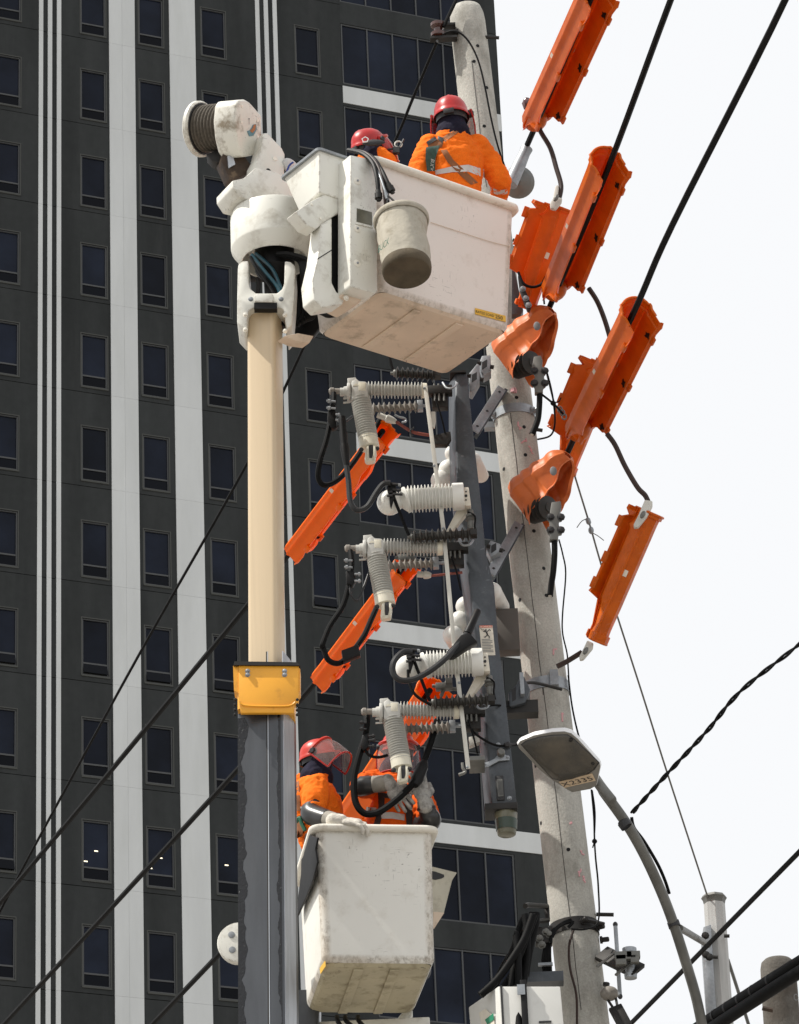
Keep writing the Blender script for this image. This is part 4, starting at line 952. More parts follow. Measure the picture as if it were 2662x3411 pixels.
studs(jC, 7, [(620, 975, 570, 972), (620, 1020, 570, 1018), (635, 1070, 680, 1068), (635, 1100, 685, 1098), (635, 1140, 680, 1142)], 20.80, m_ink)
MB().tube(bez([P(7, 610, 1165, 20.83), P(7, 640, 1205, 20.83), P(7, 700, 1220, 20.83), P(7, 770, 1205, 20.84)], 4), .009, 7).build('small_lead', m_cable, jC)
MB().lathe(P(7, 960, 1420, 20.84), P(7, 1030, 1255, 20.90), [(0, .022), (.2, .036), (.8, .036), (1, .024)], 12).build('line_connector', m_black, jC)
jD = jumper('jumper_cable', [P(7, 940, 472, 20.62), P(7, 880, 472, 20.6), P(7, 815, 540, 20.58), P(7, 808, 620, 20.58), P(7, 860, 672, 20.58), P(7, 960, 665, 20.58), P(7, 1080, 600, 20.58), P(7, 1190, 510, 20.58), P(7, 1270, 420, 20.6), P(7, 1340, 330, 20.62), P(7, 1410, 180, 20.66)], .018, m_greyhose, 'grey jumper curling around the lower white sensor with a black taped clamp')
cl_block(jD, [(1185, 470), (1235, 420), (1290, 350), (1350, 335), (1408, 398), (1330, 440), (1240, 500), (1210, 505)], 7, 20.585, depth=.06)
MB().lathe(P(7, 1335, 345, 20.62), P(7, 1412, 178, 20.66), [(0, .026), (.3, .024), (.95, .022), (1, .018)], 12).build('heat_shrink', m_black, jD)
jE = jumper('jumper_cable', [P(7, 915, 600, 20.66), P(7, 922, 690, 20.66), P(7, 970, 780, 20.66), P(7, 1080, 850, 20.68)], .009, m_cable, 'thin black lead from the lower white sensor to the dark surge arrester')
# reddish cable with shackle near the guards
for i, (pts, lb_) in enumerate((([(6, 700, 430), (6, 830, 480), (6, 900, 525), (6, 960, 555), (6, 1070, 575)], 'red brown lead with shackle beside the top orange guard'), ([(6, 980, 1560), (6, 1080, 1570), (6, 1190, 1560), (6, 1300, 1548)], 'thin red lead running from the middle orange guard to the beam'))):
    o = MB().tube(bez([P(*p, 20.98) for p in pts], 6), .010 if i == 0 else .008, 7).build('red_lead', M('red brown sheath', (.22, .05, .035), .45, vary=.3, vscale=10))
    tag(o, lb_, 'cable')
    MB().lathe(P(*pts[1], 20.98), P(*pts[0], 20.98), [(0, .014), (.2, .022), (.5, .026), (.55, .018), (1, .02)], 10).build('shackle', m_rod, o)
    if i == 0:
        MB().tube(bez([P(6, 820, 430, 20.96), P(6, 850, 445, 20.96), P(6, 890, 455, 20.96), P(6, 900, 475, 20.96), P(6, 870, 485, 20.96)], 4), .007, 6).build('pull_ring', m_galv, o)
        MB().tube(bez([P(6, 955, 520, 20.97), P(6, 930, 545, 20.965), P(6, 945, 580, 20.97)], 4), .006, 6).build('cable_tie', m_ink, o)
for i, (k, x, y) in enumerate(((7, 1170, 720), (6, 905, 1450))):
    c_ = P(k, x, y, 20.95)
    o = MB().box(c_, .05, .025, .02).box(c_ + V((.03, 0, .03)), .02, .03, .025).tube([c_ + V((-.07, 0, .01)), c_ + V((.08, 0, -.02))], .012, 7).tube([c_ + V((-.02, 0, -.06)), c_ + V((.03, 0, .06))], .012, 7).build('line_clamp', m_lampgrey, bevel=.003)
    tag(o, ('galvanised line clamp at the mouth of the lowest orange guard', 'galvanised line clamp at the mouth of the middle orange guard')[i], 'clamp')

# ================================================================== orange line guards
TUBE = [(0, 1.14, .95, .5), (.03, 1.14, .98, .5), (.035, 1.02, .98, .5), (.07, 1, .75, .5), (.10, 1, 1.08, .55), (.13, 1, 1.12, .72), (.16, 1, 1.02, .55), (.66, 1, 1.02, .5), (.69, 1, 1.1, .5), (.72, 1.0, .5, .4), (.9, .98, .22, .15), (.94, 1.0, .22, .22), (.945, 1.12, .3, .3), (.99, 1.12, .3, .3), (1, 1.06, .25, .25)]
def guard(name, label, A, B, skirt, R=.078, SK=.135, spread=.004, stations=None, mat=None, grp='orange line guards', thick=.006, marks=True, fins=True, ribs=False):
    A, B = V(A), V(B); d = (B - A); L = d.length; d.normalize()
    if skirt is None:
        S = ((A + B) / 2 - EYE).cross(d); S = S if S.x < 0 else -S
        S = S.normalized() + V((0, 0, .0)) - ((A + B) / 2 - EYE).normalized() * .12
    else: S = V(skirt)
    S = (S - d * S.dot(d)).normalized(); U = -S; T = d.cross(U).normalized()
    root = empty(name, A, label, 'line guard', grp)
    # section through the guard: one skirt, over the arch, down the other skirt
    def prof(r, s1, s2, off=0):
        pts = []
        def side(sg, sk):
            sk = max(sk, .004); q = []
            for w in (1.0, .93, .90, .55, .20):
                lip = .018 if w == 1.0 else (.010 if w > .91 else 0)
                q.append((sg * (r + spread * w + lip - off), -sk * w))
            q.append((sg * (r + .009 - off), -.004)); q.append((sg * (r + .009 - off), .006))
            return q
        pts += side(-1, s1)
        for i in range(15):
            a = math.pi - .12 - (math.pi - .24) * i / 14
            bead = .008 if i in (3, 11) else 0
            pts.append(((r + bead - off) * math.cos(a), (r + bead - off) * math.sin(a)))
        return pts + side(1, s2)[::-1]
    st = stations or [(0, 1.13, 1.0, 1.0), (.035, 1.13, 1.04, 1.06), (.04, 1.02, 1.0, 1.06), (.09, 1.0, .95, .98), (.13, 1.0, .82, 1.0), (.2, 1, .80, 1), (.80, 1.0, .80, 1.0), (.86, 1.0, .95, 1.0), (.885, .98, .85, .98), (.90, .98, .45, .55), (.93, .99, .3, .3), (.965, .98, .22, .22), (1.0, .80, .1, .1)]
    st = [q if len(q) == 4 else (q[0], q[1], q[2], q[2]) for q in st]
    if ribs:
        pts_ = bez([V((q[0], q[1], q[2])) for q in st], 4); st = [(max(0, min(1, p.x)), p.y, p.z, p.z) for p in pts_]
    rings = []
    for t, rs, s1_, s2_ in st:
        c = A + d * (L * t)
        out = prof(R * rs, SK * s1_, SK * s2_); inn = prof(R * rs, SK * s1_, SK * s2_, thick)[::-1]
        rings.append([c + T * x + U * y for x, y in out + inn])
    def at(t, i):
        for a, b_ in zip(st[:-1], st[1:]):
            if a[0] <= t <= b_[0]: return a[i] + (b_[i] - a[i]) * (t - a[0]) / (b_[0] - a[0])
        return st[-1][i]
    n = len(rings[0])
    mb = MB(); mb.loft(rings, (False, False))
    h = n // 2
    for ri, fl in ((0, 0), (len(rings) - 1, 1)):
        base = ri * n
        for i in range(h - 1):
            mb.f.append([base + i, base + i + 1, base + n - 2 - i, base + n - 1 - i]); mb.m.append(0)
    mb.build('shell', mat or m_guard, root, ang=75 if ribs else 40)
    hp = len(prof(R, SK, SK))
    if not ribs:
        for ri in ((0, len(st) - 1) if stations is TUBE else (0,)):
            pth = rings[ri][:hp]; lo_, hi_ = 3, hp - 3
            MB().tube(pth[lo_:hi_], .0085, 7).build('end_bead', mat or m_guard, root, ang=80)
        if stations is None:
            MB().ball(A + d * (L * .955), R * .99, R * .97, R * 1.15, (T, U, d), n=20, m=14).build('nose', mat or m_guard, root, ang=80)
    if fins:
        for t in (.14, .42, .62) if stations is TUBE else (.13, .5, .86):
            for sgn, ii in ((-1, 2), (1, 3)):
                if stations is TUBE and sgn > 0: continue
                sk = SK * at(t, ii)
                c = A + d * (L * t) + T * (sgn * (R + spread + .010)) + S * (sk * .98)
                MB().box(c, .008, .018, .035, (T, S, d)).build('lock_tab', mat or m_guard, root, bevel=.004)
    if marks:
        for t in () if stations is TUBE else (.12, .5, .86):
            sk = SK * at(t, 3)
            for off in (-thick - .003, .0005):
                c = A + d * (L * t) + S * (sk * .72); w = R + spread * .72 + off
                q = []
                for i in range(11):
                    g_ = 6.2832 * i / 11; rr = .030 * (.45 + .6 * ((i * 7 + int(t * 10)) % 5) / 4)
                    q.append(c + T * w + S * (rr * math.cos(g_) * .9) + d * (rr * math.sin(g_) * 1.3))
                MB().prism(q, T * .0008).build('marker_patch', m_mark, root)
        c = A + d * (L * .47); w = R * math.cos(.3)
        MB().box(c - T * (R + .001) + U * .02, .001, .014, .02, (T, U, d)).build('paper_tag', m_label, root)
        MB().box(c + T * (R + .001) + U * .02, .001, .014, .02, (T, U, d)).build('paper_tag', m_label, root)
    return root
zc3 = P(4, 850, 1790, 21.1).z; zc2 = P(4, 690, 640, 21.1).z; zc1 = P(3, 475, 1225, 21.05).z
SKR = V((.44, 0, -.9))
guard('line_guard', 'long orange line guard at the top edge of the picture', PZ(3, 1040, -90, zc1 + .02), PZ(3, 545, 1010, zc1 + .02), SKR)
guard('line_guard', 'long orange line guard on the middle of the right hand conductors', PZ(3, 1135, 1290, zc2 + .02), PZ(4, 705, 560, zc2 + .02), SKR)
guard('line_guard', 'long orange line guard on the lowest of the right hand conductors', PZ(4, 1385, 690, zc3 + .02), PZ(4, 895, 1690, zc3 + .02), SKR)
guard('line_guard', 'orange line guard hanging by clips at far right below the others', P(5, 1222, 735, 20.55), P(5, 775, 1762, 20.9), None, R=.094, SK=.115, spread=-.082, stations=TUBE)
guard('line_guard', 'orange line guard tucked against the right edge of the big bucket', P(3, 760, 1680, 20.85), P(4, 470, 660, 21.15), None, R=.080, SK=.17, stations=TUBE)
guard('line_guard', 'orange line guard half hidden behind the lowest right hand guard', P(4, 1140, 1120, 21.2), P(5, 545, 400, 21.45), None, R=.080, SK=.17, stations=TUBE)
zg1 = P(6, 735, 545, 21.1).z; zg2 = P(6, 890, 1500, 21.1).z; zg3 = P(7, 1070, 745, 21.15).z
SKL = V((.75, .25, -.75))
LEFTST = [(0, 1.2, 1.0), (.03, 1.2, 1.0), (.04, 1.02, .9), (.25, 1, .85), (.3, 1.0, 1.05), (.36, 1.0, 1.05), (.38, 1, 1), (.88, 1, 1), (.92, 1.0, 1.12), (.97, 1.04, 1.1), (1.0, 1.02, .95)]
for x0, x1, z_, lb_ in (((6, 735, 545), (6, 95, 1385), zg1, 'bright orange line guard below the top switch phase'), ((6, 880, 1510), (7, 285, 655), zg2, 'bright orange line guard below the middle switch phase'), ((7, 1070, 745), (7, 470, 1640), zg3, 'orange line guard behind the worker at the lowest switch phase')):
    big = z_ == zg3
    guard('line_guard', lb_, PZ(*x0, z_), PZ(*x1, z_), SKL, R=.068 if big else .052, SK=.13 if big else .088, stations=LEFTST, mat=m_guard_sunlit)
# deadend insulator covers
CV = [(0, .30, .25), (.05, .55, .35), (.12, .74, .45), (.20, .80, .6), (.28, .78, .8), (.36, .86, .95), (.44, .98, 1.0), (.50, 1.0, 1.05), (.55, .97, 1.08), (.62, 1.06, 1.12), (.68, 1.1, 1.15), (.72, 1.05, 1.18), (.80, 1.14, 1.2), (.86, 1.16, 1.25), (.93, 1.1, 1.35), (1.0, .98, 1.55)]
for a, b_, yy, lb_ in (((4, 700, 690), (4, 330, 1075), 21.08, 'salmon orange insulator cover below the bucket corner'), ((5, 590, 285), (5, 225, 655), 21.05, 'faded orange insulator cover in front of the concrete pole')):
    r_ = guard('insulator_cover', lb_, P(*a, yy), P(*b_, yy + .25), V((.3, -.15, -.9)), R=.122, SK=.155, spread=-.035, ribs=True, stations=CV, mat=m_cover, grp='orange insulator covers', marks=False, fins=False, thick=.008)
    r_['category'] = 'insulator cover'
    c_ = P(a[0], a[1] - 120, a[2] + 125, yy - .13)
    MB().ball(c_, .022, .006, .032, n=10, m=6).build('grey_patch', m_greypatch, r_)
    pin = P(a[0], a[1] - 190, a[2] + 420, yy + .08); 
    MB().lathe(pin + V((-.08, .1, .02)), pin + V((.03, -.04, -.02)), shed_prof(5, .03, .075, .1), 20).build('inner_insulator', m_insd, r_)
# ================================================================== conductors, clamps, jumpers on the right
def wire(name, pts, r, mat, label, cat='wire', grp=None, n=7, smooth=True):
    return tag(MB().tube(bez(pts, 6) if smooth else pts, r, n).build(name, mat), label, cat, grp)
wire('power_line', [P(4, 640, 760, 21.15), PZ(4, 690, 640, zc2), PZ(3, 1150, 1370, zc2), PZ(3, 1660, 0, zc2 + .02), PZ(3, 2300, -1680, zc2 + .25)], .019, m_cable, 'thick black conductor through the middle right hand guard', 'power line', 'right hand conductors')
wire('power_line', [P(4, 820, 1860, 21.15), PZ(4, 850, 1790, zc3), PZ(4, 1370, 690, zc3), PZ(4, 1675, 0, zc3 + .02), PZ(3, 2630, -90, zc3 + .1), PZ(3, 3300, -1700, zc3 + .3)], .019, m_cable, 'thick black conductor through the lowest right hand guard', 'power line', 'right hand conductors')
wire('power_line', [PZ(3, 475, 1225, zc1), PZ(3, 545, 1070, zc1), PZ(3, 1010, 0, zc1), PZ(3, 1500, -1100, zc1)], .019, m_cable, 'black conductor entering the topmost guard beside the upper worker', 'power line', 'right hand conductors')
de = empty('deadend_clamp', P(3, 365, 1490, 20.98), 'grey deadend clamp and ribbed disc insulator beside the upper worker', 'clamp')
MB().lathe(P(3, 500, 1195, 21.0), P(3, 365, 1490, 20.98), [(0, .030), (.02, .040), (.15, .036), (.45, .042), (1, .045)], 18).build('clamp_body', m_galv, de)
MB().lathe(P(3, 430, 1475, 21.25), P(3, 425, 1470, 21.05), [(0, .09), (.1, .105), (.2, .09), (.35, .092), (.45, .105), (.6, .07), (.7, .085), (.8, .05), (.9, .06), (1, .02)], 28).build('disc_insulator', M('grey ringed disc', (.17, .18, .175), .35), de, ang=30)
MB().lathe(P(3, 470, 845, 21.0), P(3, 530, 835, 21.0), [(0, .018), (.1, .03), (.5, .034), (1, .03)], 14).lathe(P(3, 500, 800, 21.0), P(3, 490, 880, 21.0), [(0, .02), (.5, .03), (1, .014)], 12).build('small_bell_insulator', M('red glazed insulator', (.07, .015, .015), .2, coat=.4), de)
for k, pts, yy, lb_ in ((3, [(585, 1010), (620, 1080), (690, 1200), (735, 1350), (775, 1500), (755, 1620)], 20.7, 'brown jumper from the topmost guard down to a white clip'),
                        (4, [(1000, 510), (1070, 620), (1130, 770), (1180, 940)], 20.75, 'brown jumper below the middle right hand guard'),
                        (5, [(905, 110), (970, 200), (1050, 370), (1150, 540), (1215, 610), (1245, 680)], 20.6, 'brown jumper from the lowest right hand guard to the hanging guard'),
                        (5, [(500, 1990), (570, 1955), (700, 1875)], 20.95, 'short brown jumper from the concrete pole to the hanging guard')):
    wire('jumper_lead', [P(k, x, y, yy) for x, y in pts], .016, m_brownhose, lb_, 'cable', 'brown jumpers')
for k, pts, yy, lb_ in ((3, [(710, 1600), (728, 1500), (752, 1492), (758, 1520), (748, 1590), (785, 1600), (780, 1630), (730, 1690), (690, 1680), (685, 1640)], 20.68, 'white jumper clip at the mouth of the guard by the big bucket'),
                        (5, [(1210, 640), (1272, 650), (1272, 690), (1240, 760), (1160, 860), (1125, 865), (1118, 840), (1160, 760)], 20.45, 'white jumper clip at the top of the hanging guard'),
                        (5, [(745, 1775), (795, 1800), (790, 1840), (715, 1930), (685, 1935), (680, 1905), (720, 1830)], 20.85, 'white jumper clip at the bottom of the hanging guard')):
    o = slab(MB(), k, pts, V((0, yy, 0)), V((0, -1, 0)), .03).build('jumper_clip', m_rod, bevel=.006)
    tag(o, lb_, 'clip', 'white jumper clips')
    xs = [p[0] for p in pts]; ys = [p[1] for p in pts]; cx, cy = sum(xs) / len(xs), sum(ys) / len(ys)
    MB().lathe(P(k, cx + 12, cy - 20, yy - .035), P(k, cx - 15, cy + 30, yy - .035), [(0, .008), (.3, .014), (.7, .014), (1, .008)], 10).build('clip_jaw', m_lampgrey, o)
for k, pts, tail, yy, lb_ in ((4, [(555, 1060), (610, 1050), (625, 1090), (620, 1140), (655, 1155), (650, 1185), (635, 1200), (640, 1240), (655, 1260), (652, 1285), (630, 1300), (628, 1350), (562, 1352), (560, 1290), (540, 1280), (545, 1245), (565, 1230), (562, 1190), (535, 1170)], [(602, 1340), (600, 1450), (590, 1560), (568, 1630), (540, 1692)], 20.9, 'bolted conductor clamp under the salmon orange insulator cover with cut cable tail'),
                              (5, [(455, 660), (530, 650), (535, 700), (520, 750), (545, 770), (540, 795), (515, 800), (515, 850), (542, 870), (540, 905), (512, 910), (508, 960), (440, 965), (438, 910), (420, 890), (440, 870), (438, 800), (418, 780), (440, 755)], [(478, 955), (480, 1080), (470, 1220), (455, 1320), (443, 1420)], 20.88, 'bolted conductor clamp under the faded orange insulator cover with cut cable tail')):
    o = slab(MB(), k, pts, V((0, yy, 0)), V((0, -1, 0)), .05).build('conductor_clamp', m_lampgrey, bevel=.006)
    tag(o, lb_, 'clamp', 'conductor clamps')
    ys = [p[1] for p in pts]; x_ = [p[0] for p in pts]; y0, y1 = min(ys), max(ys); xm = sum(x_) / len(x_)
    for t in (.42, .75):
        for sx in (-42, 42): bolt(o, P(k, xm + sx, y0 + (y1 - y0) * t, yy), ln, .017, .02, m_ink)
    tp = bez([P(k, x, y, yy + .03) for x, y in tail], 5)
    MB().tube(tp, .019, 10).build('cable_tail', m_cable, o)
    d_ = (tp[-1] - tp[-2]).normalized()
    MB().lathe(tp[-1] - d_ * .002, tp[-1] + d_ * .004, [(0, .012), (1, .011)], 10).build('cut_end', m_rod, o)
wire('hand_line', [P(4, 655, 1170, 20.95), P(4, 690, 1300, 20.95), P(4, 715, 1440, 20.95), P(4, 725, 1600, 21.0), P(4, 690, 1700, 21.05), P(4, 585, 1732, 21.1)], .006, m_cable, 'thin black loop hanging beside the lower end of the clamp')
wire('hand_line', [P(4, 615, 1365, 20.93), P(4, 710, 1440, 20.93), P(4, 770, 1500, 20.98), P(4, 800, 1540, 21.0)], .007, m_cable, 'short black tie wire knotted to the thin guy wire')
kn = MB().ball(P(4, 712, 1440, 20.925), .018, .014, .018, n=8, m=6).tube([P(4, 712, 1440, 20.925), P(4, 760, 1425, 20.93), P(4, 775, 1395, 20.93)], .004, 5).build('wire_knot', m_cable)
tag(kn, 'small black wire knot in front of the sky near the lowest guard', 'knot')
ch = MB()
for i, (x, y) in enumerate(((765, 1490), (785, 1515), (800, 1545))):
    c_ = P(4, x, y, 20.99); ch.tube([c_ + V((.014 * math.cos(a * .785), .003 * i, .02 * math.sin(a * .785))) for a in range(9)], .005, 6)
tag(ch.build('shackle_chain', m_lampgrey), 'little steel chain links above the half hidden orange guard', 'chain')
wire('hanging_loop', [P(4, 668, 320, 21.0), P(4, 676, 360, 21.0), P(4, 650, 430, 21.0), P(4, 628, 500, 21.0), P(4, 640, 640, 21.05)], .006, m_cable, 'thin black loop beside the nose of the middle guard')
wire('tie_rope', [P(4, 430, 380, 20.95), P(4, 470, 470, 20.95), P(4, 540, 500, 20.95), P(4, 610, 480, 20.95), P(4, 650, 420, 20.95)], .009, m_cable, 'black rope tied round the guard by the big bucket')
pb_ = slab(MB(), 4, [(425, 400), (470, 480), (535, 640), (520, 690), (500, 680), (440, 520)], V((0, 21.0, 0)), ln, .04).build('guard_hanger', m_dark, bevel=.005)
tag(pb_, 'dark steel hanger strap behind the guard beside the big bucket', 'bracket')
for x, y in ((465, 515), (490, 590), (512, 645)): bolt(pb_, P(4, x, y, 21.0), ln, .014, .014, m_galv)
tr_ = slab(MB(), 4, [(380, 150), (385, 290), (470, 690), (450, 720), (375, 720)], V((0, 21.3, 0)), ln, .06).build('pole_bracket', m_beam, bevel=.005)
tag(tr_, 'flat grey steel bracket behind the right corner of the big bucket', 'bracket')
# thin guy wire to the steel post
gy = [P(4, 650, 1160, 21.3), P(4, 720, 1440, 21.4), P(4, 820, 1800, 21.5), P(5, 645, 455, 21.55), P(5, 760, 830, 21.7), P(5, 900, 1310, 21.9), P(5, 1180, 2184, 22.4), P(50, 440, 545, 22.9), P(50, 706, 1360, 23.95)]
gyo = wire('guy_wire', gy, .006, m_lampgrey, 'long thin grey guy wire crossing the sky to the rusty white post')
MB().lathe(P(5, 745, 790, 21.68), P(5, 760, 840, 21.68), [(0, .010), (.2, .016), (.8, .016), (1, .010)], 8).build('grip', m_galv, gyo)
MB().ball(P(5, 775, 890, 21.7), .018, .018, .026, n=10, m=7).build('strain_bead', m_galv, gyo)
MB().tube(bez([P(5, 745, 795, 21.68), P(5, 700, 815, 21.68), P(5, 660, 868, 21.68)], 4), .003, 5).build('loose_end', m_lampgrey, gyo)
MB().tube(bez([P(5, 785, 910, 21.7), P(5, 830, 935, 21.7), P(5, 878, 972, 21.7)], 4), .003, 5).build('loose_end', m_lampgrey, gyo)
wire('thin_wire', [P(5, 515, 965, 21.3), P(5, 545, 1080, 21.3), P(5, 570, 1240, 21.35), P(5, 545, 1560, 21.4), P(5, 545, 1720, 21.4), P(5, 580, 1880, 21.45), P(5, 590, 2000, 21.45), P(5, 600, 2180, 21.5)], .005, m_cable, 'thin black wire falling from the lower clamp along the pole edge')
# twisted service cable, diagonal cable, bundle
A, B = PZ(50, 210, 790, P(50, 210, 790, 21.2).z), None
zt_ = A.z
ctrl = [PZ(50, 210, 800, zt_), PZ(50, 440, 545, zt_ + .0), PZ(50, 700, 265, zt_ + .02), PZ(50, 920, 5, zt_ + .06), PZ(50, 1301, -300, zt_ + .12), PZ(50, 1700, -640, zt_ + .25)]
path = bez(ctrl, 60)
tw = MB()
for ph in (0, math.pi):
    pts = []; acc = 0
    for i, p in enumerate(path):
        if i: acc += (p - path[i - 1]).length
        d_ = (path[min(i + 1, len(path) - 1)] - path[max(i - 1, 0)]).normalized(); x_, y_ = ortho(d_)
        a = acc * 2 * math.pi / .34 + ph
        pts.append(p + (x_ * math.cos(a) + y_ * math.sin(a)) * .0072)
    tw.tube(pts, .0078, 6)
tag(tw.build('twisted_cable', m_cable), 'black twisted pair service cable running up right from the lamp arm', 'cable')
zq = P(50, 800, 1580, 22.5).z
wire('service_cable', [PZ(50, -300, 2690, zq), PZ(50, 200, 2182, zq), PZ(50, 800, 1570, zq), PZ(50, 1301, 1060, zq), PZ(50, 2000, 350, zq + .1)], .016, m_cable, 'single dark diagonal cable in the lower right corner', 'cable')
zq = P(50, 1000, 1980, 21.6).z
for i, (dy, r, mt) in enumerate(((0, .040, m_cable), (62, .038, m_cable))):
    o = wire('cable_bundle', [PZ(50, 300, 2450 + dy, zq - .08 * i), PZ(50, 680, 2185 + dy, zq - .08 * i), PZ(50, 1000, 1975 + dy, zq - .08 * i), PZ(50, 1301, 1785 + dy, zq - .08 * i), PZ(50, 1800, 1480 + dy, zq - .08 * i)], r, mt, ('thick black spiral bound cable bundle in the bottom right corner, upper strand', 'thick black cable bundle in the bottom right corner, lower strand')[i], 'cable', 'thick cable bundles', n=12)
    if i == 0:
        for x, y in ((760, 2130), (840, 2080), (925, 2025), (1010, 1970), (1120, 1900), (1220, 1840)):
            c_ = PZ(50, x, y, zq); dd = (PZ(50, x + 50, y - 31, zq) - c_).normalized()
            MB().lathe(c_ - dd * .008, c_ + dd * .008, [(0, .0425), (1, .0425)], 14, (False, False)).build('binding_wire', m_ink, o)
# lower left conductors
for x0, x1, x2, z_, lb_ in (((6, 735, 545), (6, 95, 1385), (13, 0, 1415), zg1, 'upper thick black line crossing the facade at left'), ((6, 880, 1510), (7, 285, 655), (13, 25, 2177), zg2, 'middle thick black line crossing the facade at left'), ((7, 1070, 745), (7, 470, 1640), (13, 962, 2177), zg3, 'lowest thick black line at bottom left')):
    a, b_, c_ = PZ(*x0, z_), PZ(*x1, z_), PZ(*x2, z_)
    d_ = (c_ - b_); wire('power_line', [a, b_, b_ + d_ * .5 - V((0, 0, .015)), c_, c_ + d_ * .7 + V((0, 0, .03))], .019, m_cable, lb_, 'power line', 'left hand conductors')
wire('thin_line', [P(9, 1180, 305, 21.45), P(9, 1020, 680, 21.9), P(9, 905, 960, 22.2), P(0, 770, 460, 22.6), P(0, 650, 735, 23.4), P(0, 525, 992, 24.4), P(0, 300, 1390, 26.2), P(0, 60, 1830, 28.6), P(0, -60, 2060, 29.6)], .011, m_cable, 'thin black line sloping from the pole top across the facade', 'power line')

# ================================================================== far lift: the lower bucket
F2 = V((.088, 20.8, 9.172))
lift2 = empty('aerial_lift', V((-.25, 21.3, 8.3)), 'far aerial lift with small white bucket holding two workers', 'aerial lift')
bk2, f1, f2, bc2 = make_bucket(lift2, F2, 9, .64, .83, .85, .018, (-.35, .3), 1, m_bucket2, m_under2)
# the carrying arm under the bucket runs back down behind the near boom
MB().loft([rrect(c_, V((1, 0, 0)), V((0, 1, 0)), .13, .15, .03, 3) for c_ in (V((-.72, 21.6, 9.3)), V((-.85, 21.8, 6)), V((-1.0, 22, .3)))]).build('outer_boom', m_steel, lift2)
MB().box(V((bc2.x - .02, 21.62, 9.09)), .36, .06, .05).build('cross_bearer', m_white, lift2, bevel=.008)
fl_ = P(13, 1505, 1660, 20.95)
rd = MB().lathe(fl_ + V((0, .06, 0)), fl_, [(0, .12), (.7, .125), (.95, .12), (1, .105)], 32).build('pivot_cover', m_white, lift2)
for x, y in ((1460, 1615), (1465, 1710), (1550, 1615), (1550, 1710)): p = P(13, x, y, 20.948); MB().lathe(p, p + V((0, -.004, 0)), [(0, .02), (.6, .02), (1, .012)], 12).build('dimple', m_galv, rd)
MB().box(fl_ + V((.12, .15, 0)), .12, .09, .09).build('pivot_block', m_white, lift2, bevel=.01)
# side tray at the right
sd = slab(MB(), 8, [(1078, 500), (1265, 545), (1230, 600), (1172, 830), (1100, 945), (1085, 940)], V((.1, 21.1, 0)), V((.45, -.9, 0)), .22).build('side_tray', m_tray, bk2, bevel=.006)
slab(MB(), 8, [(1078, 535), (1110, 540), (1170, 562), (1172, 578), (1155, 588), (1110, 598), (1078, 590)], V((.1, 21.1, 0)), V((.45, -.9, 0)), .004, .003).build('hand_hole', m_ink, sd)
slab(MB(), 8, [(1095, 825), (1172, 832), (1100, 945), (1092, 940)], V((.1, 21.1, 0)), V((.45, -.9, 0)), .004, .003).build('tray_bottom', m_under, sd)
# black apron hanging over the left side
ap = slab(MB(), 8, [(185, 265), (270, 300), (262, 380), (268, 480), (240, 600), (190, 720), (130, 860), (126, 800), (150, 560), (160, 420)], F2 + f1 * -.64 + V((-.05, -.01, 0)), -f1, .012).build('rubber_apron', m_black, bevel=.003, jitter=.01)
tag(ap, 'black rubber sheet hanging over the left edge of the lower bucket', 'rubber sheet')
for i, (x0, x1) in enumerate(((410, 440), (470, 520), (560, 600))):
    MB().tube(bez([P(8, x0, 1570, 21.35), P(8, x0 + 5, 1600, 21.3), P(8, x1, 1640, 21.3)], 4), .014, 7).build('bucket_hose', m_black, lift2)
rb = slab(MB(), 8, [(905, 1500), (940, 1470), (948, 1540), (920, 1590), (860, 1610), (840, 1575)], V((0, 21.6, 0)), V((0, -1, 0)), .1).build('bucket_mount', m_white, lift2, bevel=.012)
slab(MB(), 8, [(288, 1225), (325, 1172), (328, 1212), (292, 1268)], F2 - f1 * .645, -f1, .002).build('orange_sticker', m_yellow2, bk2)

# ================================================================== street lamp
lampY = 20.6
lamp = empty('street_lamp', P(50, 670, 2180, 21.6), 'grey curved arm street lamp with number plate X2335', 'street lamp')
# head: a shallow shell seen from below; underside plane tilted
hp = [(420, 432), (436, 408), (520, 372), (640, 350), (715, 346), (760, 358), (800, 392), (880, 480), (940, 548), (944, 570), (918, 690), (880, 712), (765, 732), (735, 715), (640, 655), (560, 590), (470, 495), (430, 455)]
hn_ = V((-.10, -.62, -.75)).normalized(); hO = P(40, 690, 540, lampY)
base = [PL(40, x, y, hO, hn_) for x, y in hp]
cen = sum(base, V((0, 0, 0))) / len(base)
def ringh(s, up): return [cen + (p - cen) * s - hn_ * up for p in base]
shell = MB().loft([ringh(.985, -.004), ringh(1.0, .004), ringh(1.012, .022), ringh(.97, .05), ringh(.8, .085), ringh(.4, .10)]).build('lamp_shell', m_lampw, lamp, ang=50)
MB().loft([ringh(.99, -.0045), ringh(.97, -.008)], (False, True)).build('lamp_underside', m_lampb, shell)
gp = [(448, 436), (480, 412), (560, 388), (650, 376), (735, 374), (775, 400), (930, 545), (900, 590), (850, 622), (760, 652), (700, 660), (640, 645), (560, 560)]
gb_ = [PL(40, x, y, hO + hn_ * .010, hn_) for x, y in gp]; gc = sum(gb_, V((0, 0, 0))) / len(gb_)
MB().loft([gb_, [gc + (p - gc) * .93 + hn_ * .012 for p in gb_], [gc + (p - gc) * .6 + hn_ * .016 for p in gb_]]).build('lamp_glass', m_lglass, shell, ang=50)
MB().loft([[p + hn_ * .001 for p in gb_], [gc + (p - gc) * 1.03 - hn_ * .002 for p in gb_]], (False, False)).build('glass_gasket', m_ink, shell)
ppl = [PL(40, x, y, hO + hn_ * .012, hn_) for x, y in ((715, 705), (912, 660), (890, 614), (680, 668))]
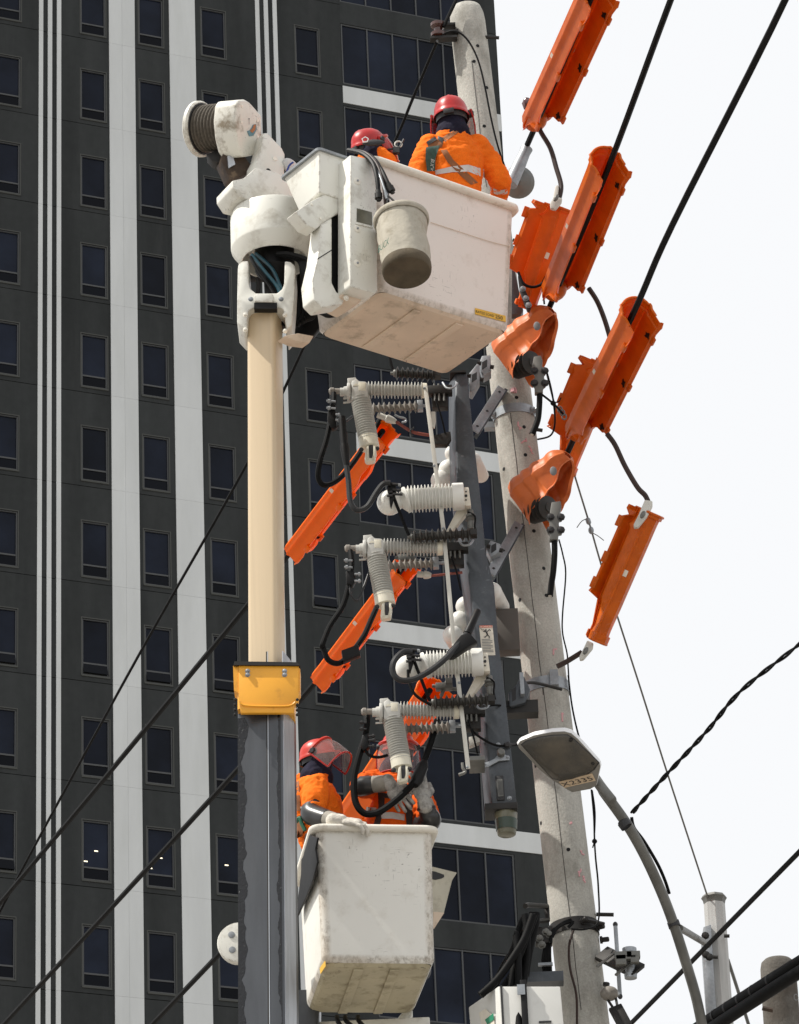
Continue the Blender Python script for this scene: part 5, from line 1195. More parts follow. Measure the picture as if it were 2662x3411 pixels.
npx = MB().prism(ppl, -hn_ * .002).build('number_plate', m_plate, shell)
text('plate_number', 'X2335', ppl[0] + (ppl[1] - ppl[0]) * .0 + (ppl[3] - ppl[0]) * .2, ppl[1] - ppl[0], ppl[3] - ppl[0], ((ppl[1] - ppl[0]).length * .97, (ppl[3] - ppl[0]).length * .62), m_ink, npx, off=.002)
for x, y in ((755, 405), (895, 550)): bolt(shell, PL(40, x, y, hO + hn_ * .02, hn_), hn_, .010, .008, m_dark)
arm = [P(40, 905, 640, lampY + .16), P(40, 950, 705, lampY + .14), P(40, 1010, 780, lampY + .14), P(50, 20, 660, 20.80), P(50, 170, 870, 20.92), P(50, 290, 1080, 21.05), P(50, 400, 1320, 21.2), P(50, 480, 1530, 21.32), P(50, 560, 1780, 21.45), P(50, 625, 2000, 21.55), P(50, 668, 2200, 21.62), P(50, 690, 2330, 21.65)]
ar = MB().tube(bez(arm, 8), .031, 16).build('curved_arm', m_lampgrey, lamp)
lowp = arm[-1]; MB().lathe(lowp, V((lowp.x + .1, lowp.y + .05, 0)), [(0, .031), (1, .05)], 16).build('lower_tube', m_lampgrey, lamp)
for k, x, y, dx, dy, yy in ((40, 1095, 935, 12, 16, 20.83), (50, 160, 868, 10, 16, 20.91), (50, 482, 1532, 6, 18, 21.32)):
    a, b_ = P(k, x - dx, y - dy, yy), P(k, x + dx, y + dy, yy); MB().lathe(a, b_, [(0, .031), (0, .036), (1, .036), (1, .031)], 18, (False, False)).build('arm_band', m_ink, ar)
MB().tube([P(50, 520, 1555, 21.36), P(50, 705, 1665, 23.6)], .022, 10).build('brace_tube', m_lampgrey, lamp)
wire('arm_wire', [P(50, 205, 830, 20.98), P(50, 222, 900, 21.0), P(50, 285, 985, 21.06), P(50, 372, 1130, 21.16), P(50, 422, 1240, 21.22), P(50, 452, 1330, 21.28)], .010, m_cable, 'thin black wire following the curved lamp arm')
# ================================================================== rusty white steel post at lower right
sp0, sp1 = P(50, 745, 1372, 24), P(50, 800, 2184, 24); spd_ = (sp1 - sp0).normalized()
post = empty('steel_post', sp0 + spd_ * (sp0.z / -spd_.z), 'rust streaked white steel post with flat cap', 'post')
MB().lathe(sp0, sp0 + spd_ * (sp0.z / -spd_.z), [(0, .070), (1, .10)], 8).build('shaft', m_wornwhite, post, ang=20)
MB().lathe(sp0 - spd_ * .03, sp0 + spd_ * .03, [(0, .075), (.3, .086), (.6, .075), (1, .070)], 8).build('cap', m_lampgrey, post, ang=20)
an = MB(); slab(an, 50, [(675, 1548), (725, 1532), (735, 1700), (765, 2184), (700, 2184), (662, 1640)], V((0, 23.9, 0)), ln, .06)
ano = an.build('angle_bracket', m_galv, post, bevel=.004)
for x, y in ((688, 1605), (714, 1745), (692, 1730)): bolt(ano, P(50, x, y, 23.85), ln, .018, .015, m_dark)
for x0, y0, x1, y1 in ((810, 1608, 846, 1608), (735, 1618, 765, 1620), (735, 1745, 770, 1747)): MB().tube([P(50, x0, y0, 23.9), P(50, x1, y1, 23.9)], .012, 6).build('post_bolt', m_dark, post)
wire('stay_wire', [P(50, 835, 1760, 24.1), P(50, 900, 1960, 24.2), P(50, 975, 2200, 24.3)], .012, m_lampgrey, 'thin grey stay wire beside the rusty white post')
# old pole stub at the far lower right
st0, st1 = P(50, 1160, 1765, 25), P(50, 1190, 2184, 25); sd_ = (st1 - st0).normalized()
stub = empty('pole_stub', st0 + sd_ * (st0.z / -sd_.z), 'short dark weathered concrete pole top in the bottom right corner', 'pole')
MB().lathe(st0, st0 + sd_ * (st0.z / -sd_.z), [(0, .09), (.002, .112), (.006, .121), (.02, .124), (1, .17)], 32).build('shaft', m_conc2, stub, ang=60)
text('chalk_number', 'O', P(50, 1268, 2030, 24.82), V((1, .3, 0)), V((0, 0, 1)), (.035, .05), m_greypatch, stub)
MB().tube([P(50, 1060, 2080, 24.77), P(50, 1130, 2095, 24.77)], .016, 6).build('rust_bolt', m_rust, stub)
# ================================================================== cabinet with cable bunch at the pole foot
cab = empty('control_cabinet', P(40, 420, 2500, 20.9), 'pale grey control cabinet strapped to the foot of the concrete pole', 'cabinet')
co = P(40, 300, 1950, 20.75)
t0, t1 = P(40, 300, 1948, 20.75), P(40, 692, 1948, 20.75); lft = P(40, 128, 2110, 21.1)
dn = V((.03, 0, -1.0))
wv = t1 - t0; lv = V((-.17, .33, 0))
mbx = MB().prism([t0, t1, t1 + V((-.17, .33, 0)), t0 + V((-.17, .33, 0))], dn * 1.0); cbo = mbx.build('cabinet_body', m_cabinet, cab, bevel=.008)
MB().box((t0 + dn * .5) + wv * .006, .006, .008, .5).build('door_gap', m_ink, cbo)
MB().box(t0 + wv * .36 + dn * .5 + V((0, -.012, 0)), .018, .012, .53).build('vertical_strap', m_black, cbo, bevel=.003)
MB().box(t0 + wv * .36 + dn * .03 + V((0, -.026, 0)), .022, .004, .03).build('strap_buckle', m_galv, cbo)
for i in range(6):
    MB().box(t0 + wv * (.62 + .0) + V((.035, -.003, -.215 - i * .018)), .035, .004, .005).build('vent_slot', m_ink, cbo)
gl = [PL(40, x, y, t0 + V((-.002, -.0015, 0)), lv.cross(dn).normalized()) for x, y in ((185, 2115), (225, 2090), (280, 2140), (282, 2190), (200, 2190))]
MB().prism([p + V((-.003, -.002, 0)) for p in gl], V((-.001, -.001, 0))).build('sticker', m_label, cbo)
gl = [PL(40, x, y, t0 + V((-.002, -.0015, 0)), lv.cross(dn).normalized()) for x, y in ((225, 2160), (278, 2118), (280, 2160), (240, 2190))]
MB().prism([p + V((-.006, -.004, 0)) for p in gl], V((-.001, -.001, 0))).build('sticker', M('green sticker', (.02, .22, .12), .5), cbo)
MB().box(P(40, 590, 1905, 21.2), .11, .05, .03).build('top_bracket', m_beam, cab)
cbn = empty('cable_bunch', P(40, 430, 1950, 20.95), 'bunch of thick black cables rising from the cabinet to the pole hook', 'cable bunch')
for pts, r, yy in (([(190, 2005), (300, 1900), (400, 1760), (470, 1640), (520, 1500)], .022, 20.8), ([(260, 1985), (330, 1860), (400, 1700), (440, 1560), (470, 1510)], .018, 20.95), ([(330, 1960), (400, 1850), (430, 1760), (500, 1600), (535, 1500)], .019, 20.9),
                   ([(430, 1960), (425, 1800), (415, 1640), (400, 1620)], .022, 20.82), ([(460, 1930), (480, 1780), (485, 1640), (490, 1510)], .020, 20.9), ([(385, 1960), (400, 1840), (455, 1700), (480, 1590), (470, 1500)], .022, 20.85), ([(470, 1880), (500, 1700), (530, 1580), (540, 1490)], .024, 20.98), ([(440, 1900), (450, 1750), (490, 1620), (515, 1490)], .022, 21.0), ([(280, 1940), (350, 1800), (430, 1680), (500, 1540)], .022, 21.0)):
    MB().tube(bez([P(40, x, y, yy) for x, y in pts], 5), r, 10).build('cable', m_cable, cbn)
MB().tube([P(40, 415, 1955, 20.81), P(40, 440, 2300, 20.74)], .026, 10).build('cable', m_cable, cbn)
hk = MB().tube([P(40, 470, 1445, 21.1), P(40, 490, 1440, 21.15), P(40, 605, 1448, 21.4), P(40, 610, 1535, 21.4), P(40, 540, 1545, 21.2)], .016, 8).build('cable_hook', m_dark)
tag(hk, 'square steel hook on the pole above the cable bunch', 'hook')
tp = empty('terminal_bracket', P(40, 600, 1650, 21.3), 'dark clamp hardware with thin cables at the left of the pole band', 'clamp')
MB().box(P(40, 585, 1640, 21.3), .05, .04, .05).build('clamp_body', m_dark, tp, bevel=.005)
for x, y in ((560, 1650), (575, 1690), (600, 1610), (620, 1625)): bolt(tp, P(40, x, y, 21.26), ln, .016, .03, m_lampgrey)
for i in range(5):
    MB().tube(bez([P(40, 600 + i * 6, 1680, 21.28), P(40, 580 + i * 11, 1780, 21.27), P(40, 590 + i * 9, 1870, 21.3)], 4), .010, 7).build('thin_cable', m_cable, tp)
MB().box(P(40, 597, 1812, 21.26), .042, .012, .008).build('cable_clip', m_galv, tp)
for pts in ([(630, 1680), (640, 1610), (690, 1560), (760, 1530)], [(640, 1640), (665, 1590), (720, 1555), (770, 1545), (740, 1580)]):
    MB().tube(bez([P(40, x, y, 21.25) for x, y in pts], 4), .010, 7).build('thin_cable', m_cable, tp)
# antenna bracket to the right of the pole
ant = empty('antenna', P(40, 1065, 2010, 21.3), 'thin grey rod antenna beside the pole foot', 'antenna')
MB().tube([P(40, 1035, 1560, 21.3), P(40, 1065, 2015, 21.3)], .012, 8).build('rod', m_galv, ant)
for x, y in ((1035, 1562), (1065, 2012)): MB().ball(P(40, x, y, 21.3), .015, .015, .018, n=8, m=6).build('tip', m_ink, ant)
cam_ = empty('pole_side_arm', P(40, 960, 1750, 21.4), 'dark angled arm with clamps and lamp bracket right of the pole foot', 'bracket')
p0_, p1_ = P(40, 945, 1740, 21.45), P(50, 250, 1838, 21.1); dd = (p1_ - p0_).normalized(); s_ = dd.cross(V((0, 1, 0))).normalized()
MB().box((p0_ + p1_) / 2, .05, .03, (p1_ - p0_).length / 2, (s_, V((0, 1, 0)), dd)).build('angle_arm', m_dark, cam_, bevel=.004)
for x, y in ((40, 1760), (160, 1815)):
    c_ = P(50, x, y, 21.08); MB().box(c_, .012, .012, .07, (dd, V((0, 1, 0)), s_)).build('tie_strap', m_lampgrey, cam_)
MB().lathe(P(50, 190, 1690, 21.12), P(50, 200, 1885, 21.12), [(0, .042), (.15, .042), (.16, .030), (.85, .030), (.86, .038), (1, .036)], 14).build('stub_tube', m_galv, cam_)
for x, y, a, b_ in ((150, 1735, .05, .018), (215, 1735, .04, .02), (165, 1755, .06, .012), (225, 1755, .025, .03), (135, 1770, .03, .03)): MB().box(P(50, x, y, 21.05), a, .025, b_).build('clamp_jaw', m_lampgrey, cam_, bevel=.003)
ins = empty('strain_insulator', P(50, 60, 1990, 21.4), 'small grey strain insulator hanging at the right of the pole foot', 'insulator')
MB().ball(P(50, 60, 1985, 21.4), .055, .04, .045, n=12, m=8).build('insulator_body', m_insg, ins)
MB().lathe(P(50, 40, 1915, 21.45), P(50, 38, 1935, 21.45), [(0, .02), (1, .02)], 8).build('eye_bolt', m_dark, ins)
MB().tube([P(50, 45, 2020, 21.4), P(50, 85, 2080, 21.35)], .008, 6).tube(bez([P(50, 85, 1985, 21.4), P(50, 100, 2010, 21.4), P(50, 112, 2070, 21.35)], 4), .008, 6).build('bail_wire', m_dark, ins)
a, b_ = P(50, 95, 2070, 21.35), P(50, 165, 2200, 21.3); dd = (b_ - a).normalized(); s_ = dd.cross(V((0, 1, 0))).normalized()
lk = MB().box((a + b_) / 2, .04, .02, (b_ - a).length / 2, (s_, V((0, 1, 0)), dd)).build('link_plate', m_dark, ins, bevel=.006)
bolt(lk, P(50, 115, 2115, 21.33), ln, .018, .012, m_lampgrey)

# ================================================================== people
from mathutils.bvhtree import BVHTree
def bvh_of(*obs):
    vs, fs = [], []
    for o in obs:
        b = len(vs); org = origin_of(o)
        vs += [v.co + org for v in o.data.vertices]
        fs += [[b + i for i in p.vertices] for p in o.data.polygons]
    return BVHTree.FromPolygons(vs, fs)
def hit(bv, k, x, y, off=.004, default=None):
    d = ray(*zz(k, x, y)).normalized()
    loc, nr, i, dist = bv.ray_cast(EYE, d)
    if loc is None: return P(k, x, y, default)
    return loc - d * off
def strip(name, bv, k, left, right, mat, parent, n=9, m=3, off=.005, default=20.2):
    """cloth strip lying on the surface, between two sighted edges"""
    def samp(pts, t):
        f = t * (len(pts) - 1); i = min(int(f), len(pts) - 2); u = f - i
        return pts[i][0] * (1 - u) + pts[i + 1][0] * u, pts[i][1] * (1 - u) + pts[i + 1][1] * u
    rows = []
    for i in range(n + 1):
        a, b_ = samp(left, i / n), samp(right, i / n)
        rows.append([hit(bv, k, a[0] + (b_[0] - a[0]) * j / m, a[1] + (b_[1] - a[1]) * j / m, off, default) for j in range(m + 1)])
    mb = MB(); back = [[p + ray(*zz(k, 1000, 500)).normalized() * .004 for p in r] for r in rows]
    mb.loft([r + bk_[::-1] for r, bk_ in zip(rows, back)], (True, True))
    return mb.build(name, mat, parent, ang=60)
def limb(mb, pts, rs, n=14):
    pts = [V(p) for p in pts]; path, rad = [], []
    for i in range(len(pts) - 1):
        for j in range(5):
            t = j / 5; path.append(pts[i].lerp(pts[i + 1], t)); rad.append(rs[i] * (1 - t) + rs[i + 1] * t)
    path.append(pts[-1]); rad.append(rs[-1])
    mb.tube(path, rad, n)
    mb.ball(pts[0], rs[0], rs[0], rs[0], n=12, m=8); mb.ball(pts[-1], rs[-1], rs[-1], rs[-1], n=12, m=8)
    for p, r in zip(pts[1:-1], rs[1:-1]): mb.ball(p, r, r, r, n=12, m=8)
def ring(c, X, Y, a, b, n=18): return [c + X * (a * math.cos(6.28319 * i / n)) + Y * (b * math.sin(6.28319 * i / n)) for i in range(n)]
def torso(mb, j, e=0):
    X = (j['shR'] - j['shL']).normalized(); up = (j['neck'] - j['hip']).normalized(); Y = up.cross(X).normalized(); X = Y.cross(up).normalized()
    sw_ = (j['shR'] - j['shL']).length / 2
    mid = (j['shR'] + j['shL']) / 2; H_ = j['hip']
    chest = H_.lerp(mid, .70); waist = H_.lerp(mid, .35)
    mb.loft([ring(H_ - up * .05, X, Y, .15 + e, .115 + e), ring(H_, X, Y, .165 + e, .125 + e), ring(waist, X, Y, .155 + e, .125 + e), ring(chest, X, Y, sw_ * .93 + e, .138 + e),
             ring(mid - up * .05, X, Y, sw_ * .97 + e, .125 + e), ring(mid + up * .015, X, Y, sw_ * .78 + e, .095 + e), ring(j['neck'], X, Y, .075 + e, .075 + e)])
    return X, Y, up
def person(label, j, cloth, sleeves=('L', 'R'), wr=.010, fore=('L', 'R'), collar=True):
    root_loc = (j['footL'] + j['footR']) / 2
    b = MB()
    torso(b, j)
    limb(b, [j['neck'], j['neck'].lerp(j['head'], .5), j['head']], [.06, .055, .05])
    hs = j.get('hs', 1); b.ball(j['head'], .075 * hs, .095 * hs, .115 * hs); b.ball(j['head'] + V((0, 0, -.06 * hs)), .055 * hs, .07 * hs, .07 * hs)
    for s in 'LR':
        limb(b, [j['sh' + s], j['el' + s], j['wr' + s]], [.055, .042, .030])
        limb(b, [j['hip'] + (j['sh' + s] - (j['shL'] + j['shR']) / 2) * .45, j['kn' + s], j['foot' + s] + V((0, 0, .07))], [.085, .06, .045])
        f_ = j['fwd']; b.ball(j['foot' + s] + V((0, 0, .045)) + f_ * .05, .05, .05, .045); limb(b, [j['foot' + s] + V((0, 0, .05)), j['foot' + s] + V((0, 0, .045)) + f_ * .14], [.05, .04])
    body = b.build('person', m_skin, None, origin=root_loc)
    remesh(body, .018, 3)
    tag(body, label, 'person')
    c = MB(); X, Y, up = torso(c, j, .016)
    for s in 'LR':
        e = j['el' + s]
        pts, rs = [j['sh' + s].lerp((j['shL'] + j['shR']) / 2, .15), j['sh' + s].lerp(e, .5), e], [.078, .073, .064]
        if s in fore: pts.append(e.lerp(j['wr' + s], .85)); rs.append(.050)
        else: pts[-1] = j['sh' + s].lerp(e, .85)
        limb(c, pts, rs)
    if collar: limb(c, [j['neck'] - up * .03, j['neck'] + up * .035], [.088, .078])
    sh = c.build('shirt', cloth, body); remesh(sh, .011, 3, wr, 15)
    t = MB()
    for s in 'LR':
        limb(t, [j['hip'] + (j['sh' + s] - (j['shL'] + j['shR']) / 2) * .4, j['kn' + s], j['foot' + s] + V((0, 0, .12))], [.115, .085, .07])
    tr = t.build('trousers', m_trouser, body); remesh(tr, .02, 3)
    for s in 'LR':
        o = MB(); f_ = j['fwd']; limb(o, [j['foot' + s] + V((0, 0, .06)), j['foot' + s] + V((0, 0, .05)) + f_ * .13], [.058, .05]); limb(o, [j['foot' + s] + V((0, 0, .06)), j['foot' + s] + V((0, 0, .16))], [.058, .055])
        bo = o.build('boot', m_ink, body); remesh(bo, .016, 2)
    return body, sh
def helmet(parent, c, up, fwd, mat, s=1.0, visor=None, open_=0.0, logo=None):
    up = V(up).normalized(); fwd = V(fwd); fwd = (fwd - up * fwd.dot(up)).normalized(); sd = fwd.cross(up).normalized()
    h = MB(); rings = []
    N_ = 28
    for t, z_ in ((1.06, -.02), (1.075, -.008), (1.03, .0), (1.0, .02), (.97, .045), (.88, .075), (.72, .100), (.48, .118), (.2, .127), (.02, .129)):
        r_ = []
        for i in range(N_):
            a = 6.28319 * i / N_; fr = math.cos(a); lx = .112 * t; ly = .138 * t
            brim = (.045 * max(0, fr) ** 3 if z_ < .0 else 0)
            rid = .004 * max(0, 1 - abs(math.sin(a)) * 6) if .03 < z_ < .12 else 0
            r_.append(c + fwd * (fr * ly + brim) * s + sd * (math.sin(a) * lx) * s + up * (z_ + rid) * s)
        rings.append(r_)
    inner = [[c + (p - c) * .955 for p in r_] for r_ in rings[::-1]]
    hm = h.loft(rings + inner, (False, False)).build('helmet', mat, parent, ang=50)
    # suspension band and side knobs
    MB().loft([[c + fwd * (math.cos(6.28319 * i / 24) * .128 * s) + sd * (math.sin(6.28319 * i / 24) * .104 * s) + up * z_ * s for i in range(24)] for z_ in (-.055, .0)], (False, False)).build('head_band', m_ink, hm)
    MB().box(c - fwd * .135 * s - up * .03 * s, .035 * s, .012 * s, .018 * s, (sd, fwd, up)).build('band_knob', m_ink, hm, bevel=.004)
    for sg in (-1, 1):
        p = c + sd * (.125 * s * sg) + fwd * .03 * s + up * .005
        MB().lathe(p - sd * .012 * sg, p + sd * .02 * sg, [(0, .028 * s), (.6, .026 * s), (1, .016 * s)], 14).build('visor_hinge', m_ink, hm)
    if visor:
        rows = []
        for z_, rr in ((.02, 1.08), (-.03, 1.16), (-.09, 1.20), (-.15, 1.18), (-.19, 1.12)):
            r_ = []
            for i in range(17):
                a = math.radians(-88 + 176 * i / 16)
                q = fwd * (math.cos(a) * .150 * rr) + sd * (math.sin(a) * .122 * rr)
                zz_ = z_
                # swing about the hinges
                yv, zv = q.dot(fwd) - .02, zz_
                ca, sa = math.cos(open_), math.sin(open_)
                q = sd * q.dot(sd) + fwd * (.02 + yv * ca - zv * sa) + up * (yv * sa + zv * ca)
                r_.append(c + q * s)
            rows.append(r_)
        mbv = MB(); mbv.loft(rows, (False, False), closed=False)
        vo = mbv.build('visor', visor, hm, ang=70, recalc=False)
        MB().tube(rows[-1], .006, 6).build('visor_edge', m_visorr, vo)
        MB().tube(rows[0], .011, 6).build('visor_bracket', mat, vo)
        for sg in (0, -1): MB().tube([r_[sg] for r_ in rows], .006, 6).build('visor_edge', m_visorr, vo)
    return hm
def hood(parent, j, up=None, mat=None):
    o = MB(); h_ = j['head']; hs = j.get('hs', 1)
    o.ball(h_ + V((0, 0, .0)), .092 * hs, .108 * hs, .125 * hs); limb(o, [h_ + V((0, 0, -.03)), j['neck'] + V((0, 0, .0))], [.088 * hs, .112 * (.5 + hs / 2)])
    b = o.build('neck_gaiter', mat or m_navy, parent); remesh(b, .012, 2, .006, 16); return b
def glove(parent, wrist, fwd, nrm, curl=.5, thumb=1, s=1.0, mat=None, spread=.10):
    """fwd: along the hand, nrm: out of the back of the hand, thumb: side sign"""
    fwd = V(fwd).normalized(); nrm = V(nrm); nrm = (nrm - fwd * nrm.dot(fwd)).normalized(); sd = fwd.cross(nrm).normalized() * thumb
    o = MB()
    limb(o, [wrist - fwd * .03 * s, wrist + fwd * .01 * s], [.036 * s, .034 * s])
    pc = wrist + fwd * .055 * s
    o.ball(pc, .046 * s, .058 * s, .020 * s, (sd, fwd, nrm)); o.ball(wrist + fwd * .085 * s, .045 * s, .03 * s, .018 * s, (sd, fwd, nrm))
    for i, (off, ln_) in enumerate(((.037, .072), (.013, .083), (-.012, .077), (-.036, .060))):
        p = wrist + fwd * (.095 - abs(off) * .25) * s + sd * off * s; ang = spread * (1.5 - i); dirv = (fwd * math.cos(ang) + sd * math.sin(ang))
        a = 0; pts = [p - dirv * .02 * s]; q = p
        for seg, fr in ((0, .42), (1, .33), (2, .25)):
            a += curl * (.55 + .35 * seg)
            q = q + (dirv * math.cos(a) - nrm * math.sin(a)) * ln_ * fr * 1.15 * s; pts.append(q)
        limb(o, pts, [.0112 * s, .0108 * s, .010 * s, .0088 * s], 9)
    tp = wrist + fwd * .03 * s + sd * .035 * s
    limb(o, [tp, tp + (sd * .7 + fwd * .6 - nrm * .25) * .038 * s, tp + (sd * .55 + fwd * 1.1 - nrm * .5) * .062 * s], [.017 * s, .0145 * s, .0115 * s], 9)
    g_ = o.build('glove', mat or m_glove, parent); remesh(g_, .0042, 2, .001, 60)
    return g_
def sleeve(parent, pts, rs, mat, name):
    o = MB(); pp = [V(p) for p in pts]; path = bez(pp, 5); rad = []
    for i in range(len(pp) - 1):
        for j_ in range(5): rad.append(rs[i] + (rs[i + 1] - rs[i]) * j_ / 5)
    rad.append(rs[-1]); rad[0] *= .8
    return o.tube(path, rad, 20).build(name, mat, parent, ang=60)

# ---- upper right worker, back to the camera
zf = FRb.z + .065
j = dict(hs=.92, head=P(2, 945, 312, 20.30), neck=P(2, 955, 415, 20.30), shL=P(2, 770, 500, 20.24), shR=P(2, 1145, 500, 20.38), elL=P(2, 705, 760, 20.2), elR=P(2, 1285, 735, 20.40), wrL=P(2, 860, 900, 20.5), wrR=P(2, 1275, 850, 20.62), fwd=V((.2, .98, 0)))
cx_ = (j['shL'] + j['shR']) / 2
j['hip'] = V((cx_.x - .02, cx_.y + .02, zf + .93)); j['knL'] = V((cx_.x - .11, cx_.y + .05, zf + .5)); j['knR'] = V((cx_.x + .09, cx_.y + .08, zf + .5)); j['footL'] = V((cx_.x - .11, cx_.y, zf)); j['footR'] = V((cx_.x + .09, cx_.y + .03, zf))
p1, s1 = person('worker in bright orange shirt and red helmet turning his back in the big bucket', j, m_orangecloth)
hood(p1, j)
helmet(p1, j['head'] + V((0, 0, .035)), V((-.05, -.12, 1)), V((.15, 1, 0)), m_helmet, .94, m_visorr, .15)
bv = bvh_of(s1)
strip('harness_strap', bv, 2, [(985, 362), (930, 400), (870, 440)], [(1010, 385), (950, 425), (900, 462)], m_strap, p1)
strip('harness_pad', bv, 2, [(775, 470), (785, 500), (800, 520)], [(860, 430), (890, 455), (880, 500)], m_strap, p1, 5)
strip('harness_strap', bv, 2, [(870, 520), (915, 600), (1010, 700), (1080, 760)], [(910, 515), (960, 590), (1060, 680), (1130, 745)], m_strap, p1)
strip('reflective_band', bv, 2, [(830, 660), (950, 632), (1060, 620), (1170, 652)], [(835, 690), (950, 672), (1060, 668), (1175, 712)], m_refl, p1, 12)
strip('reflective_band', bv, 2, [(1215, 775), (1270, 800), (1330, 790)], [(1222, 815), (1280, 835), (1335, 820)], m_refl, p1, 6)
pk_ = strip('lanyard_pack', bv, 2, [(768, 500), (765, 580), (775, 665)], [(865, 485), (835, 570), (830, 665)], m_green, p1, 8, 4, .03)
strip('buckle', bv, 2, [(770, 462), (830, 425)], [(785, 485), (845, 445)], m_ink, p1, 4, 2, .012)
strip('buckle', bv, 2, [(850, 420), (895, 435)], [(848, 440), (880, 470)], m_ink, p1, 4, 2, .012)
t0_ = hit(bv, 2, 822, 588, .042, 20.1); t1_ = hit(bv, 2, 812, 660, .042, 20.1); ty_ = hit(bv, 2, 852, 600, .042, 20.1)
text('pack_name', 'BUCK', t0_ - (ty_ - t0_).normalized() * .018, t1_ - t0_, ty_ - t0_, (.075, .026), m_rod, pk_, off=.004)
glove(p1, j['wrR'], V((-.2, .6, .3)), V((.5, 0, .8)), .6, 1)
glove(p1, j['wrL'], V((.4, .8, 0)), V((0, -.2, .8)), .6, -1)
# ---- upper left worker, crouched so that only helmet and collar show
j = dict(hs=.85, head=P(2, 400, 555, 19.98), neck=P(2, 425, 670, 20.0), fwd=V((.7, .7, 0)))
n_ = j['neck']; j['shL'] = n_ + V((-.16, .1, -.09)); j['shR'] = n_ + V((.13, -.12, -.12)); j['elL'] = n_ + V((-.1, .25, -.32)); j['elR'] = n_ + V((.24, .02, -.36)); j['wrL'] = n_ + V((.1, .3, -.4)); j['wrR'] = n_ + V((.3, .2, -.33))
j['hip'] = V((n_.x - .02, n_.y + .05, zf + .72)); j['knL'] = V((n_.x + .06, n_.y + .28, zf + .45)); j['knR'] = V((n_.x + .22, n_.y + .16, zf + .45)); j['footL'] = V((n_.x - .08, n_.y + .12, zf)); j['footR'] = V((n_.x + .08, n_.y + .05, zf))
p2, s2 = person('crouching worker at the left of the big bucket showing only helmet and orange collar', j, m_orangecloth)
hood(p2, j)
o = MB(); limb(o, [P(2, 360, 585, 19.97), P(2, 425, 545, 19.95), P(2, 495, 600, 19.97)], [.06, .055, .06])
co_ = o.build('raised_collar', m_orangecloth, p2); remesh(co_, .011, 3, .006, 16)
hm = helmet(p2, P(2, 372, 488, 20.0), V((-.15, -.28, 1)), V((.85, .6, 0)), m_helmet, .82, m_visorr, .3)
c_ = P(2, 347, 447, 19.82)
MB().tube([c_ + V((.02 * math.cos(6.2832 * i / 5 + .3), 0, .02 * math.sin(6.2832 * i / 5 + .3))) for i in range(6)], .0035, 5).build('pentagon_mark', m_lampw, hm)
MB().ball(c_ + V((.05, .02, -.012)), .07, .012, .022, n=14, m=8).build('rear_band', m_ink, hm)
ck = P(2, 560, 495, 19.95)
MB().tube([ck + V((.022 * math.cos(6.2832 * i / 10) + .015, 0, .022 * math.sin(6.2832 * i / 10) + .015)) for i in range(11)], .005, 6).build('strap_ring', m_rod, hm)
MB().box(ck + V((0, 0, -.03)), .02, .015, .02).tube([ck + V((-.06, 0, -.02)), ck + V((.02, 0, -.01)), ck + V((.05, 0, .05))], .006, 6).build('chin_clip', m_ink, hm)

# ---- lower left worker resting a hand on the rim
zf2 = F2.z + .065
j = dict(hs=.8, head=P(7, 285, 1262, 21.12), neck=P(7, 265, 1365, 21.12), shL=P(7, 170, 1425, 21.30), shR=P(7, 270, 1440, 20.98), elR=P(7, 240, 1610, 20.93), wrR=P(7, 405, 1668, 20.75), fwd=V((.85, -.5, 0)))
n_ = j['neck']; j['elL'] = n_ + V((-.02, .22, -.36)); j['wrL'] = n_ + V((.2, .15, -.40))
j['hip'] = V((n_.x + .03, n_.y + .06, zf2 + .90)); j['knL'] = V((n_.x + .05, n_.y + .14, zf2 + .47)); j['knR'] = V((n_.x + .06, n_.y - .02, zf2 + .47)); j['footL'] = V((n_.x + .02, n_.y + .14, zf2)); j['footR'] = V((n_.x + .04, n_.y - .02, zf2))
p3, s3 = person('worker in orange shirt resting a white glove on the rim of the lower bucket', j, m_orangecloth, fore=('L',), collar=False)
hood(p3, j)
helmet(p3, P(7, 272, 1212, 21.12), V((-.10, -.1, 1)), V((.85, -.42, 0)), m_helmet2, .80, m_visor, .75)
sleeve(p3, [P(7, 255, 1555, 20.95), P(7, 232, 1620, 20.92), P(7, 290, 1645, 20.86), P(7, 345, 1658, 20.81)], [.064, .068, .060, .052], m_sleeve, 'rubber_sleeve')
sleeve(p3, [P(7, 335, 1656, 20.82), P(7, 380, 1664, 20.77), P(7, 425, 1672, 20.73)], [.050, .046, .042], m_cuff, 'leather_cuff')
MB().lathe(P(7, 408, 1668, 20.75), P(7, 420, 1670, 20.74), [(0, .046), (1, .046)], 16, (False, False)).build('wrist_strap', m_ink, p3)
glove(p3, P(7, 425, 1672, 20.70), V((1, -.12, -.18)), V((.1, -.6, 1)), .62, -1, 1.2)
bv = bvh_of(s3)
strip('reflective_band', bv, 7, [(150, 1570), (160, 1630)], [(175, 1568), (185, 1640)], m_refl, p3, 5, 2, default=21.1)
strip('harness_strap', bv, 7, [(108, 1400), (112, 1500), (118, 1600)], [(140, 1385), (146, 1500), (150, 1600)], m_strap, p3, 6, 2, default=21.15)
strip('lanyard_pack', bv, 7, [(118, 1660), (118, 1800)], [(175, 1650), (165, 1780)], m_strap, p3, 5, 3, .03, default=21.0)
MB().tube(bez([P(7, 120, 1680, 20.95), P(7, 145, 1650, 20.93), P(7, 160, 1690, 20.93), P(7, 185, 1740, 20.93)], 4), .012, 7).build('green_rope', M('green rope', (.02, .12, .07), .7), p3)
